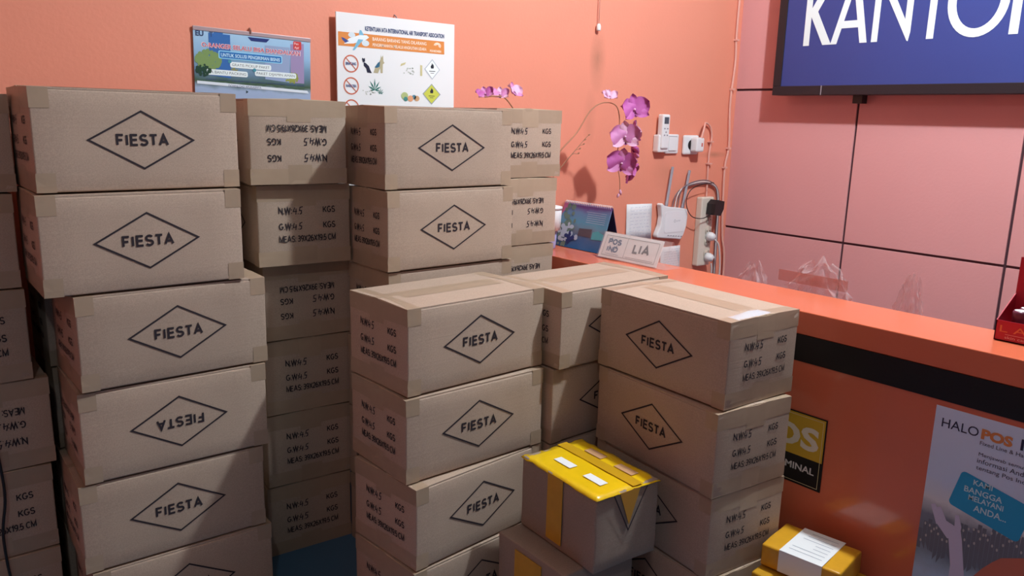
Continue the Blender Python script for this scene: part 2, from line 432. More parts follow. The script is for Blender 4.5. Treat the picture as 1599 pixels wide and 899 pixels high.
TAPE = [('seam_tape', seam_tape(BH+.0006, BH-.05, BH)), ('seam_tape', seam_tape(-.0005, .045, 0))]+[('edge_tape', edge_tape(q, *zz)) for q in (-1, 1) for zz in ((BH+.0004, BH-.038, BH), (-.0003, .036, 0))]

NB = [0]
def carton(label, x, y, z, yaw, hz, flip=0, sw=1.0):
    NB[0] += 1; k = NB[0]
    t = thing('shipping_carton', label, 'box', (x, y, z), R(yaw), 'brown shipping cartons')
    t.scale = (1, sw, hz/BH)
    put('body', BODIES[k % 4], t)
    for f in FLAPS: put('top_flap', f, t)
    for s in (-1, 1):
        put('printed_diamond_logo', LOGO[s, flip], t); put('printed_weight_marks', MARK[s, flip], t); put('handwritten_numbers', PEN[s, flip, k % 3], t)
    for nm, me in TAPE: put(nm, me, t)
    return t
def stack(desc, top, n, boxes, sw=1.0):
    """boxes from the top down: (x, y, yaw, flip)"""
    dz = top/n; ordn = ['topmost', 'second from the top', 'third from the top', 'fourth from the top', 'fifth from the top', 'bottom']
    for k, (x, y, yaw, fl_) in enumerate(boxes):
        o = 'bottom one' if k == n-1 else ordn[k]
        carton('brown carton, %s %s' % (o, desc), x, y, top-(k+1)*dz, yaw, dz-.0046, fl_, sw)
stack('of the front left stack with diamond logos', 1.214, 6, [(.443, 1.853, .7, 0), (.439, 1.838, -.6, 0), (.485, 1.840, .8, 0), (.480, 1.841, -1.1, 1), (.467, 1.844, -1.3, 0), (.479, 1.842, -1.2, 0)])
stack('of the stack showing weight marks beside the blue floor', 1.207, 6, [(.833, 2.0, 84, 1), (.848, 2.024, 85.5, 0), (.871, 2.068, 86, 1), (.870, 2.072, 86, 0), (.867, 2.074, 86, 0), (.862, 2.078, 86, 0)])
stack('of the tall logo stack below the white poster', 1.198, 6, [(1.156, 1.767, .8, 0), (1.156, 1.756, .7, 0), (1.162, 1.762, .6, 0), (1.157, 1.764, .5, 0), (1.157, 1.764, 0, 0), (1.157, 1.764, 0, 0)], .86)
stack('of the weight-marked stack beside the orchid', 1.204, 6, [(1.528, 1.998, 90.5, 0), (1.516, 1.996, 90, 1), (1.512, 1.998, 90, 1), (1.512, 2.0, 90, 0), (1.512, 2.0, 90, 0), (1.512, 2.0, 90, 0)], 1.07)
stack('of the waist-high middle stack', .785, 4, [(1.031, 1.491, 2.3, 0), (1.026, 1.480, .8, 0), (1.024, 1.468, 5.5, 0), (1.02, 1.462, 4.5, 0)])
stack('of the low stack wedged behind the other two', .778, 4, [(1.440, 1.456, 1.0, 0), (1.434, 1.470, 1.0, 0), (1.434, 1.47, .5, 0), (1.434, 1.47, 0, 0)])
stack('of the low stack against the counter', .78, 4, [(1.470, 1.117, -92.8, 0), (1.461, 1.108, -96, 0), (1.469, 1.110, -96.5, 0), (1.467, 1.105, -95, 0)])
stack('of the dark stack at the left edge', 1.2, 6, [(.122, 2.105, 90, 0), (.112, 2.105, 90, 0), (.115, 2.10, 90, 0), (.143, 2.106, 90, 1), (.132, 2.105, 90, 0), (.132, 2.1, 90, 0)])
stack('of the stack added to darken the left gap', 1.188, 6, [(.474, 2.108, 0, 0), (.472, 2.106, .3, 0), (.475, 2.108, -.3, 0), (.476, 2.107, .2, 1), (.473, 2.107, 0, 0), (.472, 2.106, 0, 0)])  # mostly unseen stack, added to darken the gap between the left stacks
# crinkled clear tape by the counter, its white highlights painted as opaque colour
tp = [o for o in COL.objects if o.get('label', '').startswith('brown carton, topmost of the low stack against')][0]
bm = nb(); V = []
for i in range(9):
    row = []
    for j in range(5):
        u = i/8; v = j/4
        row.append(bm.verts.new((BL/2-.035+.032*v, -BW/2+.03+.12*u, BH+.0012+.016*math.sin(math.pi*u)*math.sin(math.pi*min(1, v*1.1))*(.6+.4*noise.noise(Vector((u*9, v*5, 2)))))))
    V.append(row)
for i in range(8):
    for j in range(4): bm.faces.new((V[i][j], V[i+1][j], V[i+1][j+1], V[i][j+1]))
o = obj('loose_clear_tape', bm, mat('tape_highlight_white', srgb(205, 205, 210), .3, .5, bump=.5, bscale=70), tp, True)

# ------------------------------------------------------------------ counter
CX0, CX1, CZ = 1.662, 1.868, .751
cy0, cy1 = -1.2, YB-.005
ct = thing('counter', 'glossy orange counter with a black stripe along its front', 'counter', (CX0, 0, 0))
obj('counter_top', bbox(0, CX1-CX0, cy0, cy1, CZ-.055, CZ, bev=.002), M_LAM, ct)
obj('front_panel', bbox(.001, .022, cy0, cy1, .0, CZ-.0555), M_LAM, ct)
obj('stripe', bbox(-.0015, .0008, cy0, cy1, .632, .696), M_BLACK, ct)
obj('back_panel', bbox(CX1-CX0-.02, CX1-CX0-.002, cy0, cy1, .0, CZ-.0555), M_LAM, ct)
obj('inner_desk', bbox(CX1-CX0-.001, CX1-CX0+.42, cy0, 1.85, .565, .59), M_LAM, ct)
obj('desk_support', bbox(CX1-CX0+.38, CX1-CX0+.40, cy0, 1.85, 0, .565), M_LAM, ct)

# ------------------------------------------------------------------ wall calendar (hung, slightly crooked)
def on_back(y):  return lambda a, b: (a, y, b)
cal = thing('wall_calendar', 'glossy blue printed calendar hanging on the orange wall', 'calendar', (.91, YB-.004, 1.392), 0)
cal.rotation_euler = (0, R(1.2), 0)
def gradient_mat(name, stops, axis=2, z0=0, z1=1, nz=0, nscale=8, rough=.35):
    M = bpy.data.materials.new(name); M.use_nodes = True; nt = M.node_tree; b = nt.nodes['Principled BSDF']
    b.inputs['Roughness'].default_value = rough
    tc = nt.nodes.new('ShaderNodeTexCoord'); sx = nt.nodes.new('ShaderNodeSeparateXYZ'); nt.links.new(tc.outputs['Object'], sx.inputs[0])
    mr = nt.nodes.new('ShaderNodeMapRange'); mr.inputs[1].default_value = z0; mr.inputs[2].default_value = z1
    nt.links.new(sx.outputs[axis], mr.inputs[0]); src = mr.outputs[0]
    if nz:
        n = nt.nodes.new('ShaderNodeTexNoise'); n.inputs['Scale'].default_value = nscale; n.inputs['Detail'].default_value = 6
        nt.links.new(tc.outputs['Object'], n.inputs['Vector'])
        ma = nt.nodes.new('ShaderNodeMath'); ma.operation = 'MULTIPLY_ADD'; ma.inputs[1].default_value = nz; ma.inputs[2].default_value = -nz/2
        nt.links.new(n.outputs[0], ma.inputs[0])
        ad = nt.nodes.new('ShaderNodeMath'); ad.operation = 'ADD'; nt.links.new(src, ad.inputs[0]); nt.links.new(ma.outputs[0], ad.inputs[1]); src = ad.outputs[0]
    cr_ = nt.nodes.new('ShaderNodeValToRGB'); el = cr_.color_ramp.elements
    el[0].position, el[0].color = stops[0][0], (*srgb(*stops[0][1]), 1); el[1].position, el[1].color = stops[-1][0], (*srgb(*stops[-1][1]), 1)
    for p, c in stops[1:-1]:
        e = el.new(p); e.color = (*srgb(*c), 1)
    nt.links.new(src, cr_.inputs[0]); nt.links.new(cr_.outputs[0], b.inputs['Base Color'])
    return M
def flat(name, bm, col, parent, rough=.5):
    o = obj(name, bm, mat('print_%02x%02x%02x' % col, srgb(*col), rough, .3), parent); return o
CW, CHh = .171, .30
M_CALPIC = gradient_mat('calendar_print', [(0, (150, 165, 200)), (.45, (165, 185, 215)), (.52, (70, 95, 70)), (.62, (105, 135, 160)), (.8, (150, 190, 225)), (1, (170, 210, 240))], 2, -.3, 0, .12, 14, .25)
obj('sheet', bbox(-CW, CW, -.003, 0, -CHh, 0), M_CALPIC, cal)
obj('top_binding', bbox(-CW-.001, CW+.001, -.005, .001, -.008, .003, bev=.001), mat('tin_binding', srgb(190, 170, 175), .3, .5, metal=.4), cal)
obj('hook', tube(nb(), [(-.012, -.004, -.003), (-.012, -.006, .006), (-.012, .002, .012)], .003, 8), mat('nail', srgb(150, 120, 110), .4, metal=.6), cal)
cf = lambda d: (lambda a, b: (a, -.0034-d, b))
def cloud_leaves(x, z, r, n, d):
    bm = nb(); rr = random.Random(int(x*1000))
    for i in range(n):
        a = rr.uniform(0, 6.28); q = r*math.sqrt(rr.random())
        poly2(bm, circle2(x+q*math.cos(a), z+q*.8*math.sin(a), r*.16, n=7), cf(d+i*.000003))
    return bm
flat('printed_tower', poly2(poly2(nb(), [(-.13, -.125), (-.13, -.012), (-.07, -.012), (-.07, -.13)], cf(.0001)), [(-.115, -.03), (-.115, -.006), (-.09, -.006), (-.09, -.03)], cf(.00012)), (62, 112, 180), cal, .3)
flat('printed_building', poly2(nb(), [(.03, -.125), (.03, -.03), (.105, -.03), (.105, -.13)], cf(.0001)), (150, 170, 205), cal, .3)
flat('printed_facade', poly2(nb(), [(.108, -.13), (.108, -.02), (.15, -.015), (.15, -.13)], cf(.00011)), (160, 145, 185), cal, .3)
flat('printed_tree', cloud_leaves(-.132, -.085, .033, 150, .0002), (128, 158, 100), cal, .3)
flat('printed_dark_tree', cloud_leaves(-.146, -.113, .02, 70, .0009), (45, 75, 60), cal, .3)  # second, darker tone of the printed leaves
flat('printed_bush', cloud_leaves(.11, -.115, .02, 60, .0002), (150, 160, 80), cal, .3)
flat('printed_hedge', cloud_leaves(-.06, -.112, .013, 25, .0002), (150, 150, 85), cal, .3)
flat('printed_notch', poly2(nb(), [(-.02, -.012), (-.01, -.022), (.035, -.022), (.045, -.012)], cf(.0002)), (45, 60, 120), cal, .3)
flat('printed_mark', text_bm(text_bm(nb(), 'EU', -.165, -.022, .014, bold=.03, fn=cf(.0006)), 'T', -.128, -.022, .014, fn=cf(.0006)), (50, 70, 110), cal)
flat('headline_outline', text_bm(nb(), 'O-RANGER SELALU BISA DIANDALKAN', -.151, -.0505, .0125, width=.29, bold=.045, fn=cf(.0006)), (245, 225, 230), cal)
flat('headline', text_bm(nb(), 'O-RANGER SELALU BISA DIANDALKAN', -.149, -.05, .0115, width=.286, bold=.006, fn=cf(.0008)), (205, 70, 90), cal)
flat('subtitle_border', poly2(nb(), rrect(-.104, -.078, .082, -.056, .004), cf(.0006)), (150, 215, 245), cal)
flat('subtitle_bar', poly2(nb(), rrect(-.101, -.0755, .079, -.0585, .003), cf(.0007)), (30, 110, 185), cal)
flat('subtitle', text_bm(nb(), 'UNTUK SOLUSI PENGIRIMAN BISNIS', -.097, -.072, .0095, width=.172, bold=.02, fn=cf(.0008)), (200, 235, 250), cal)
for x0, x1, z0, s in ((-.072, .048, -.1, 'GRATIS PICKUP PAKET'), (-.146, -.022, -.124, 'BISA BANTU PACKING'), (-.001, .125, -.118, 'PAKET DIJAMIN AMAN')):
    flat('slogan_pill', poly2(nb(), rrect(x0, z0, x1, z0+.0155, .005), cf(.0006)), (235, 248, 250), cal)
    flat('slogan', text_bm(nb(), s, x0+.005, z0+.0045, .0075, width=x1-x0-.01, fn=cf(.0008)), (110, 120, 125), cal)
    flat('slogan_tick', poly2(nb(), circle2(x0-.001, z0+.016, .005), cf(.0009)), (70, 150, 170), cal)
flat('road_marking', poly2(nb(), [(-.165, -.142), (.16, -.15), (.165, -.158), (-.165, -.15)], cf(.0004)), (225, 235, 245), cal)
flat('footer_text', text_bm(text_bm(nb(), 'DOWNLOAD APLIKASINYA', -.078, -.153, .006, width=.095, fn=cf(.0007)), 'PAKET DAPAT DIKIRIM KE SELURUH INDONESIA SETIAP HARI', -.14, -.138, .004, width=.29, fn=cf(.0007)), (60, 75, 130), cal)
flat('play_badge', poly2(nb(), [(-.028, -.169), (-.028, -.16), (-.021, -.1645)], cf(.0007)), (40, 60, 70), cal)
flat('red_stamp', poly2(nb(), rrect(.117, -.034, .142, -.01, .003), cf(.0006)), (205, 60, 60), cal)
flat('stamp_text', text_bm(text_bm(nb(), 'Pos', .12, -.02, .007, fn=cf(.0008)), 'Aja!', .12, -.031, .007, fn=cf(.0008)), (250, 235, 235), cal)

# ------------------------------------------------------------------ prohibited goods poster
po = thing('poster_board', 'white board listing forbidden air cargo on the orange wall', 'poster', (1.375, YB-.02, 1.475), 0)
obj('board', bbox(-.217, .219, -.004, .001, -.62, 0, bev=.001), M_PAPER, po)
obj('hanger', tube(nb(), [(0, 0, -.004), (0, .008, .006), (0, .019, .012)], .002, 6), M_GREYPL, po)
pf = lambda d: (lambda a, b: (a-1.375, -.0045-d, b-1.475))
flat('title_text', text_bm(nb(), 'KETENTUAN IATA INTERNATIONAL AIR TRANSPORT ASSOCIATION', 1.256, 1.428, .013, width=.296, bold=.03, fn=pf(.0002)), (40, 65, 115), po)
flat('orange_band', poly2(nb(), [(1.164, 1.377), (1.553, 1.376), (1.552, 1.417), (1.164, 1.418)], pf(.0001)), (222, 140, 70), po)
flat('band_text', text_bm(text_bm(nb(), 'BARANG BARANG YANG DILARANG', 1.282, 1.4, .0105, width=.2, bold=.01, fn=pf(.0003)), 'PENGIRIMANNYA MELALUI ANGKUTAN UDARA', 1.282, 1.383, .0095, width=.2, bold=.01, fn=pf(.0003)), (250, 240, 225), po)
bm = nb()
for k, r_ in enumerate((.013, .0095, .006)):
    line2(bm, [(1.525+r_*math.cos(R(a)), 1.402+r_*.7*math.sin(R(a))) for a in range(-40, 200, 20)], .0022, pf(.0003))
flat('band_emblem', text_bm(bm, 'POS INDONESIA', 1.496, 1.381, .007, width=.045, bold=.03, fn=pf(.0003)), (252, 235, 215), po)
flat('airplane_fuselage', poly2(nb(), [(1.183, 1.383), (1.2, 1.4), (1.24, 1.414), (1.262, 1.414), (1.27, 1.408), (1.255, 1.398), (1.215, 1.386)], pf(.0003)), (235, 245, 250), po)
flat('airplane_wing', poly2(poly2(nb(), [(1.232, 1.4), (1.212, 1.366), (1.219, 1.367), (1.25, 1.4)], pf(.0004)), [(1.234, 1.413), (1.238, 1.428), (1.243, 1.427), (1.252, 1.413)], pf(.0004)), (120, 185, 215), po)
flat('airplane_tail', poly2(nb(), [(1.174, 1.402), (1.184, 1.4), (1.2, 1.392), (1.188, 1.386), (1.178, 1.394)], pf(.0004)), (60, 80, 150), po)
flat('cloud', poly2(poly2(nb(), circle2(1.21, 1.411, .012, .008), pf(.0002)), circle2(1.257, 1.39, .013, .009), pf(.0002)), (215, 230, 238), po)
for cz_, s in ((1.3255, 'BINATANG'), (1.259, 'NARKOBA'), (1.192, 'SENJATA')):
    bm = nb(); line2(bm, circle2(1.2055, cz_, .0245, n=32), .004, pf(.0002), True)
    line2(bm, [(1.2055-.017, cz_+.017), (1.2055+.017, cz_-.017)], .003, pf(.0002))
    flat('prohibition_ring', bm, (205, 110, 85), po)
    flat('ring_text', text_bm(nb(), s, 1.2055, cz_-.004, .009, width=.036, bold=.02, align='CENTER', fn=pf(.0004)), (70, 90, 140), po)
bm = nb()
poly2(bm, [(1.244, 1.342), (1.246, 1.346), (1.25, 1.343), (1.254, 1.346), (1.255, 1.335), (1.247, 1.332)], pf(.0002))
poly2(bm, [(1.25, 1.333), (1.258, 1.33), (1.268, 1.322), (1.273, 1.31), (1.278, 1.301), (1.262, 1.302), (1.258, 1.315), (1.25, 1.322)], pf(.0002))
flat('cat_silhouette', bm, (30, 35, 60), po)
bm = nb()
poly2(bm, [(1.31, 1.345), (1.311, 1.358), (1.3135, 1.35), (1.319, 1.358), (1.32, 1.34), (1.324, 1.335), (1.318, 1.33), (1.317, 1.303), (1.31, 1.303), (1.308, 1.318), (1.3, 1.302), (1.284, 1.303), (1.29, 1.318), (1.3, 1.33)], pf(.0002))
flat('dog_silhouette', bm, (180, 172, 140), po)
flat('dog_coat', poly2(nb(), [(1.288, 1.319), (1.3, 1.334), (1.308, 1.338), (1.306, 1.322), (1.296, 1.318)], pf(.0003)), (50, 105, 135), po)
bm = nb()
for (cx, cz_, L_) in ((1.288, 1.25, .036), (1.309, 1.24, .018)):
    for a, q in ((90, 1), (58, .9), (122, .9), (25, .72), (155, .72), (-5, .45), (185, .45)):
        d = Vector((math.cos(R(a)), math.sin(R(a)))); n_ = Vector((-d.y, d.x)); c0 = Vector((cx, cz_))
        poly2(bm, [tuple(c0), tuple(c0+d*L_*q*.5-n_*L_*.07), tuple(c0+d*L_*q), tuple(c0+d*L_*q*.5+n_*L_*.07)], pf(.0002))
flat('hemp_leaf', bm, (30, 115, 105), po)
bm = nb(); rr = random.Random(3)
for i in range(16): poly2(bm, circle2(1.268+rr.uniform(-.022, .02), 1.243+rr.uniform(-.008, .006), .0025, .0018, 7), pf(.0002))
for i in range(16): poly2(bm, circle2(1.41+rr.uniform(-.02, .025), 1.315+rr.uniform(-.012, .01), .003, .002, 7), pf(.0002))
flat('powder_print', bm, (190, 198, 190), po)
flat('matches_print', poly2(poly2(nb(), [(1.382, 1.328), (1.4, 1.335), (1.403, 1.342), (1.385, 1.336)], pf(.0002)), [(1.458, 1.302), (1.466, 1.302), (1.466, 1.335), (1.458, 1.337)], pf(.0002)), (205, 198, 150), po)
for nm, c, x, z, r_ in (('food_tin_print', (175, 190, 130), 1.398, 1.236, .013), ('food_bowl_print', (70, 140, 135), 1.402, 1.226, .008), ('food_dish_print', (225, 165, 125), 1.42, 1.228, .011), ('food_cup_print', (80, 130, 150), 1.434, 1.233, .008), ('food_bun_print', (200, 160, 120), 1.445, 1.229, .01)):
    flat(nm, poly2(nb(), circle2(x, z, r_, r_*.9, 14), pf(.0002+.00003*len(nm))), c, po)
def flame(bm, x, z, s, d):
    return poly2(bm, [(x-.4*s, z), (x-.5*s, z+.5*s), (x-.2*s, z+.9*s), (x-.05*s, z+1.4*s), (x+.2*s, z+.9*s), (x+.3*s, z+1.1*s), (x+.5*s, z+.5*s), (x+.4*s, z)], pf(d))
for (x, z, rx, rz, c1, c2) in ((1.505, 1.325, .031, .033, (185, 195, 205), (240, 248, 250)), (1.503, 1.245, .036, .034, (150, 165, 165), (205, 210, 85))):
    dm = lambda k: [(x-rx*k, z), (x, z-rz*k), (x+rx*k, z), (x, z+rz*k)]
    flat('hazard_diamond_border', poly2(nb(), dm(1), pf(.0001)), c1, po)
    flat('hazard_diamond', poly2(nb(), dm(.88), pf(.0002)), c2, po)
    flat('hazard_flame', line2(line2(flame(nb(), x, z+.003, .013, .0004), [(x-.012, z-.006), (x+.012, z-.006)], .002, pf(.0004)), [(x-.007, z-.012), (x+.007, z-.012)], .0015, pf(.0004)), (40, 45, 55), po)

# ------------------------------------------------------------------ office sign
SX = 3.12
sg = thing('office_sign', 'large blue sign with white capitals in a black frame', 'sign', (SX, 0, 0))
y0, y1, z0, z1 = .15, 2.05, 1.30, 2.15
obj('panel', bbox(.004, XR-SX-.03, y0+.01, y1-.01, z0+.01, z1-.01), mat('sign_blue', srgb(54, 70, 138), .45, .4, var=.05, vscale=3), sg)
fb = .038
for a in ((y0, y1, z0, z0+fb), (y0, y1, z1-fb, z1), (y0, y0+fb, z0+fb, z1-fb), (y1-fb, y1, z0+fb, z1-fb)):
    obj('frame_bar', bbox(0, XR-SX-.028, *a, bev=.002), mat('frame_black', srgb(38, 34, 40), .4, .4), sg)
for yb in (1.69, .6):
    obj('mounting_bracket', bbox(.06, XR-SX-.002, yb-.02, yb+.02, 1.268, 1.31), M_DARKPL, sg)
obj('joint_tape', bbox(-.0008, .0, 1.818, 1.822, z0, z0+fb), M_GREYPL, sg)
LAY = [0]
def sf(a, b): return (.0028-.00004*LAY[0], -a, b)
bm = nb(); Hl, zb = .25, 1.5
T = .03
def bar(p, q, w_=T): 
    LAY[0] += 1   # each stroke a hair proud of the last
    # slanted bar cut flat at its baseline and cap height
    poly2(bm, [(p[0]-w_/2, p[1]), (p[0]+w_/2, p[1]), (q[0]+w_/2, q[1]), (q[0]-w_/2, q[1])], sf)
zt = zb+Hl
bar((-1.911, zb), (-1.911, zt), .027); bar((-1.818, zb), (-1.898, zb+.15), .038); bar((-1.897, zb+.118), (-1.822, zt), .036)
bar((-1.789, zb), (-1.722, zt), .027); bar((-1.663, zb), (-1.716, zt), .03); LAY[0] += 1; poly2(bm, [(-1.772, zb+.06), (-1.676, zb+.06), (-1.681, zb+.088), (-1.765, zb+.088)], sf)
bar((-1.619, zb), (-1.619, zt), .025); LAY[0] += 1; poly2(bm, [(-1.5065, zb+.045), (-1.487, zb-.004), (-1.4815, zb+.03), (-1.4815, zt), (-1.5065, zt)], sf); LAY[0] += 1; poly2(bm, [(-1.631, zt), (-1.492, zb-.002), (-1.487, zb-.004), (-1.4815, zb+.03), (-1.598, zt)], sf)
bar((-1.408, zb), (-1.408, zt), .026); LAY[0] += 1; poly2(bm, [(-1.48, zt-.027), (-1.335, zt-.027), (-1.335, zt), (-1.48, zt)], sf)
line2(bm, circle2(-1.255, zb+Hl/2, .088, Hl/2-.012, 40), .03, sf, True)
bar((-1.128, zb), (-1.128, zt)); LAY[0] += 1; line2(bm, [(-1.128, zt-.014)]+[(-1.07+.05*math.cos(R(a)), zt-.07+.056*math.sin(R(a))) for a in range(90, -91, -15)]+[(-1.128, zt-.126)], .028, sf)
bar((-1.02, zb), (-1.085, zb+.125), .036)
text_bm(bm, 'POS', -.93, zb, Hl, width=.6, bold=.0, fn=sf)
for v in bm.verts: v.co.z = zb+(v.co.z-zb)
obj('lettering', bm, mat('sign_white', srgb(225, 245, 248), .5, .3), sg)

# ------------------------------------------------------------------ stickers on the counter front
def fx(x): return lambda a, b: (x, -a, b)      # a runs left to right in the picture (towards -Y)
XS = CX0-.0005
st = thing('yellow_sticker', 'yellow and black square sticker on the counter front', 'sticker', (0, 0, 0))
obj('backing', bbox(XS-.0012, XS, .865, 1.075, .33, .51), M_BLACK, st)
f1 = fx(XS-.0016); f2 = fx(XS-.002)
flat('yellow_field', poly2(nb(), [(-1.072, .402), (-.868, .402), (-.868, .507), (-1.072, .507)], f1), (205, 170, 50), st)
flat('border_line', line2(nb(), [(-1.066, .336), (-.873, .336), (-.873, .502), (-1.066, .502)], .0012, f2, True), (215, 205, 160), st)
flat('big_letters', text_bm(nb(), 'POS', -.880, .425, .055, width=.178, bold=.035, align='RIGHT', fn=f2), (225, 220, 200), st)
flat('small_letters', text_bm(nb(), 'NOMINAL', -.884, .366, .017, width=.118, bold=.02, align='RIGHT', fn=f2), (215, 215, 215), st)

hp = thing('advert_poster', 'pale blue advert poster with a raised hand on the counter front', 'poster', (0, 0, 0))
M_HALO = gradient_mat('advert_print', [(0, (190, 212, 235)), (.38, (180, 205, 230)), (.48, (112, 122, 135)), (.60, (125, 132, 148)), (.66, (222, 225, 232)), (.74, (205, 222, 250)), (1, (212, 228, 255))], 2, .03, .62, .07, 25, .4)
obj('sheet', bbox(XS-.0012, XS, .22, .637, .03, .62), M_HALO, hp)
flat('skyline', (lambda bm: [poly2(bm, [(-.637+.0085*i, .30+.02*math.sin(i)), (-.637+.0085*i+.0075, .30), (-.637+.0085*i+.0075, .345+.0025*i+.022*abs(math.sin(i*2.3))), (-.637+.0085*i, .345+.0025*i+.022*abs(math.sin(i*2.3)))], fx(XS-.0014)) for i in range(48)] and bm)(nb()), (112, 116, 128), hp)
flat('skyline_lights', (lambda bm: [poly2(bm, circle2(-.63+.0046*i, .318+.0013*i+.04*abs(math.sin(i*7.7)), .002, .0035, 6), fx(XS-.0016)) for i in range(80)] and bm)(nb()), (185, 182, 180), hp)
flat('wordmark_dark', text_bm(text_bm(nb(), 'HALO', -.622, .578, .02, width=.07, fn=f2), '1', -.477, .578, .022, bold=.03, fn=f2), (45, 48, 80), hp)
flat('wordmark_orange', text_bm(nb(), 'POS', -.547, .578, .0195, width=.056, bold=.05, fn=f2), (220, 140, 85), hp)
bm = nb()
for s, x, z, h, wd in (('Fixed Line & Handphone', -.547, .564, .0085, .12), ('Menjawab semua', -.546, .541, .0075, .085), ('informasi Anda', -.547, .526, .0105, .09), ('tentang Pos Indonesia', -.547, .512, .009, .125)):
    text_bm(bm, s, x, z, h, width=wd, fn=f2)
flat('small_print', bm, (70, 70, 95), hp)
ca = R(-13)
rc = lambda a, b: (-.568+a*math.cos(ca)-b*math.sin(ca), .502+a*math.sin(ca)+b*math.cos(ca))
flat('blue_card', poly2(nb(), [rc(*p) for p in rrect(-.002, -.083, .135, -.002, .009)], fx(XS-.0018)), (50, 160, 210), hp)
bm = nb()
for s, x, z, h, wd in (('KAMI', -.547, .478, .0115, .035), ('BANGGA', -.562, .459, .0125, .07), ('MELAYANI', -.552, .444, .0115, .064), ('ANDA...', -.54, .424, .0135, .06)):
    text_bm(bm, s, x, z, h, width=wd, bold=.015, fn=fx(XS-.0022))
flat('card_text', bm, (200, 230, 240), hp)
bm = nb()
poly2(bm, [(-.565, .03), (-.535, .03), (-.538, .28), (-.552, .355), (-.578, .352), (-.566, .29)], fx(XS-.0019))
poly2(bm, [(-.58, .345), (-.551, .35), (-.556, .37), (-.572, .378), (-.598, .385), (-.603, .368)], fx(XS-.00195))
FL = .002
for p in ([(-.604, .366), (-.592, .38), (-.612, .41), (-.62, .405)], [(-.598, .37), (-.586, .382), (-.6, .408), (-.607, .404)], [(-.557, .36), (-.569, .375), (-.571, .401), (-.564, .403), (-.556, .38)]):
    FL = FL+.00006; poly2(bm, p, fx(XS-FL))
flat('raised_hand', bm, (205, 200, 225), hp)
flat('printed_salmon_shape', poly2(nb(), [(-.53, .03), (-.22, .03), (-.22, .41), (-.33, .40), (-.40, .385), (-.44, .366), (-.478, .348), (-.492, .332), (-.508, .31), (-.521, .287)], fx(XS-.0021)), (196, 112, 90), hp)

# ------------------------------------------------------------------ things on the counter
# desk calendar: a tent with its picture towards the clerk's visitors
dc = thing('desk_calendar', 'blue tent desk calendar standing on the counter', 'calendar', (1.815, 1.88, CZ+.001))
def tent_side(x0, z0, x1, z1, ya, yb, t=.0018):
    bm = nb(); d = Vector((x1-x0, z1-z0)).normalized(); n_ = Vector((-d.y, d.x))*t
    return prism(bm, [(x0, z0), (x1, z1), (x1+n_.x, z1+n_.y), (x0+n_.x, z0+n_.y)], ya, yb, 'XZ')
M_DC = gradient_mat('desk_calendar_print', [(0, (40, 105, 165)), (.25, (75, 110, 160)), (.42, (115, 130, 150)), (.6, (95, 160, 195)), (.85, (110, 150, 195)), (1, (120, 90, 160))], 2, 0, .14, .35, 18, .25)
obj('front_leaf', tent_side(0, 0, .045, .146, -.112, .112), M_DC, dc)
obj('back_leaf', tent_side(.09, 0, .047, .146, -.112, .112), mat('navy_card', srgb(45, 50, 90), .4), dc)
obj('base_leaf', bbox(.002, .09, -.112, .112, 0, .0015), mat('navy_card', srgb(45, 50, 90), .4), dc)
bm = nb()
for k in range(26):
    y = -.105+.21*k/25; pts = [(.046+.006*math.cos(R(a)), y, .146+.006*math.sin(R(a))) for a in range(0, 360, 45)]
    tube(bm, pts+[pts[0]], .0008, 5)
obj('spiral_binding', bm, M_PLAST, dc)
nrm = Vector((-.956, 0, .295))
def dcf(a, b, d=.0006):     # a: 0..1 left to right, b: 0..1 up the leaf
    p = Vector((.045*b, .112-.224*a, .146*b)); return tuple(p+nrm*(d+.0019))
rr = random.Random(5)
def blob(n, a0, b0, da, db, s, d):
    bm = nb()
    for i in range(n):
        a, b = a0+rr.gauss(0, da), b0+rr.gauss(0, db)
        a = min(.95, max(.04, a)); b = min(.93, max(.05, b))
        poly2(bm, circle2(a, b, s*rr.uniform(.5, 1), s*rr.uniform(.6, 1.4), 7), lambda u, v: dcf(u, v, d+i*.00001))
    return bm
flat('printed_foliage', blob(40, .17, .45, .07, .2, .05, .0006), (110, 140, 130), dc, .3)
flat('printed_shirts', blob(28, .2, .3, .09, .1, .05, .0011), (185, 205, 225), dc, .3)
flat('printed_dark_figure', blob(14, .3, .22, .04, .06, .045, .0015), (45, 60, 120), dc, .3)
flat('printed_pink_corner', poly2(nb(), [(.0, .72), (.16, .99), (.0, .99)], lambda u, v: dcf(u, v, .0006)), (195, 110, 160), dc, .3)
flat('printed_houses', poly2(nb(), [(.45, .3), (.72, .3), (.72, .48), (.45, .46)], lambda u, v: dcf(u, v, .0006)), (95, 85, 95), dc, .3)
flat('printed_sea', poly2(nb(), [(.74, .26), (.97, .28), (.97, .4), (.84, .46), (.74, .42)], lambda u, v: dcf(u, v, .0006)), (90, 175, 190), dc, .3)
bm = nb()
for k in range(6): line2(bm, [(.52+.03*(k > 0), .84-.045*k), (.93, .84-.045*k)], .008, lambda u, v: dcf(u, v, .0007))
flat('printed_lines', bm, (185, 200, 225), dc, .3)

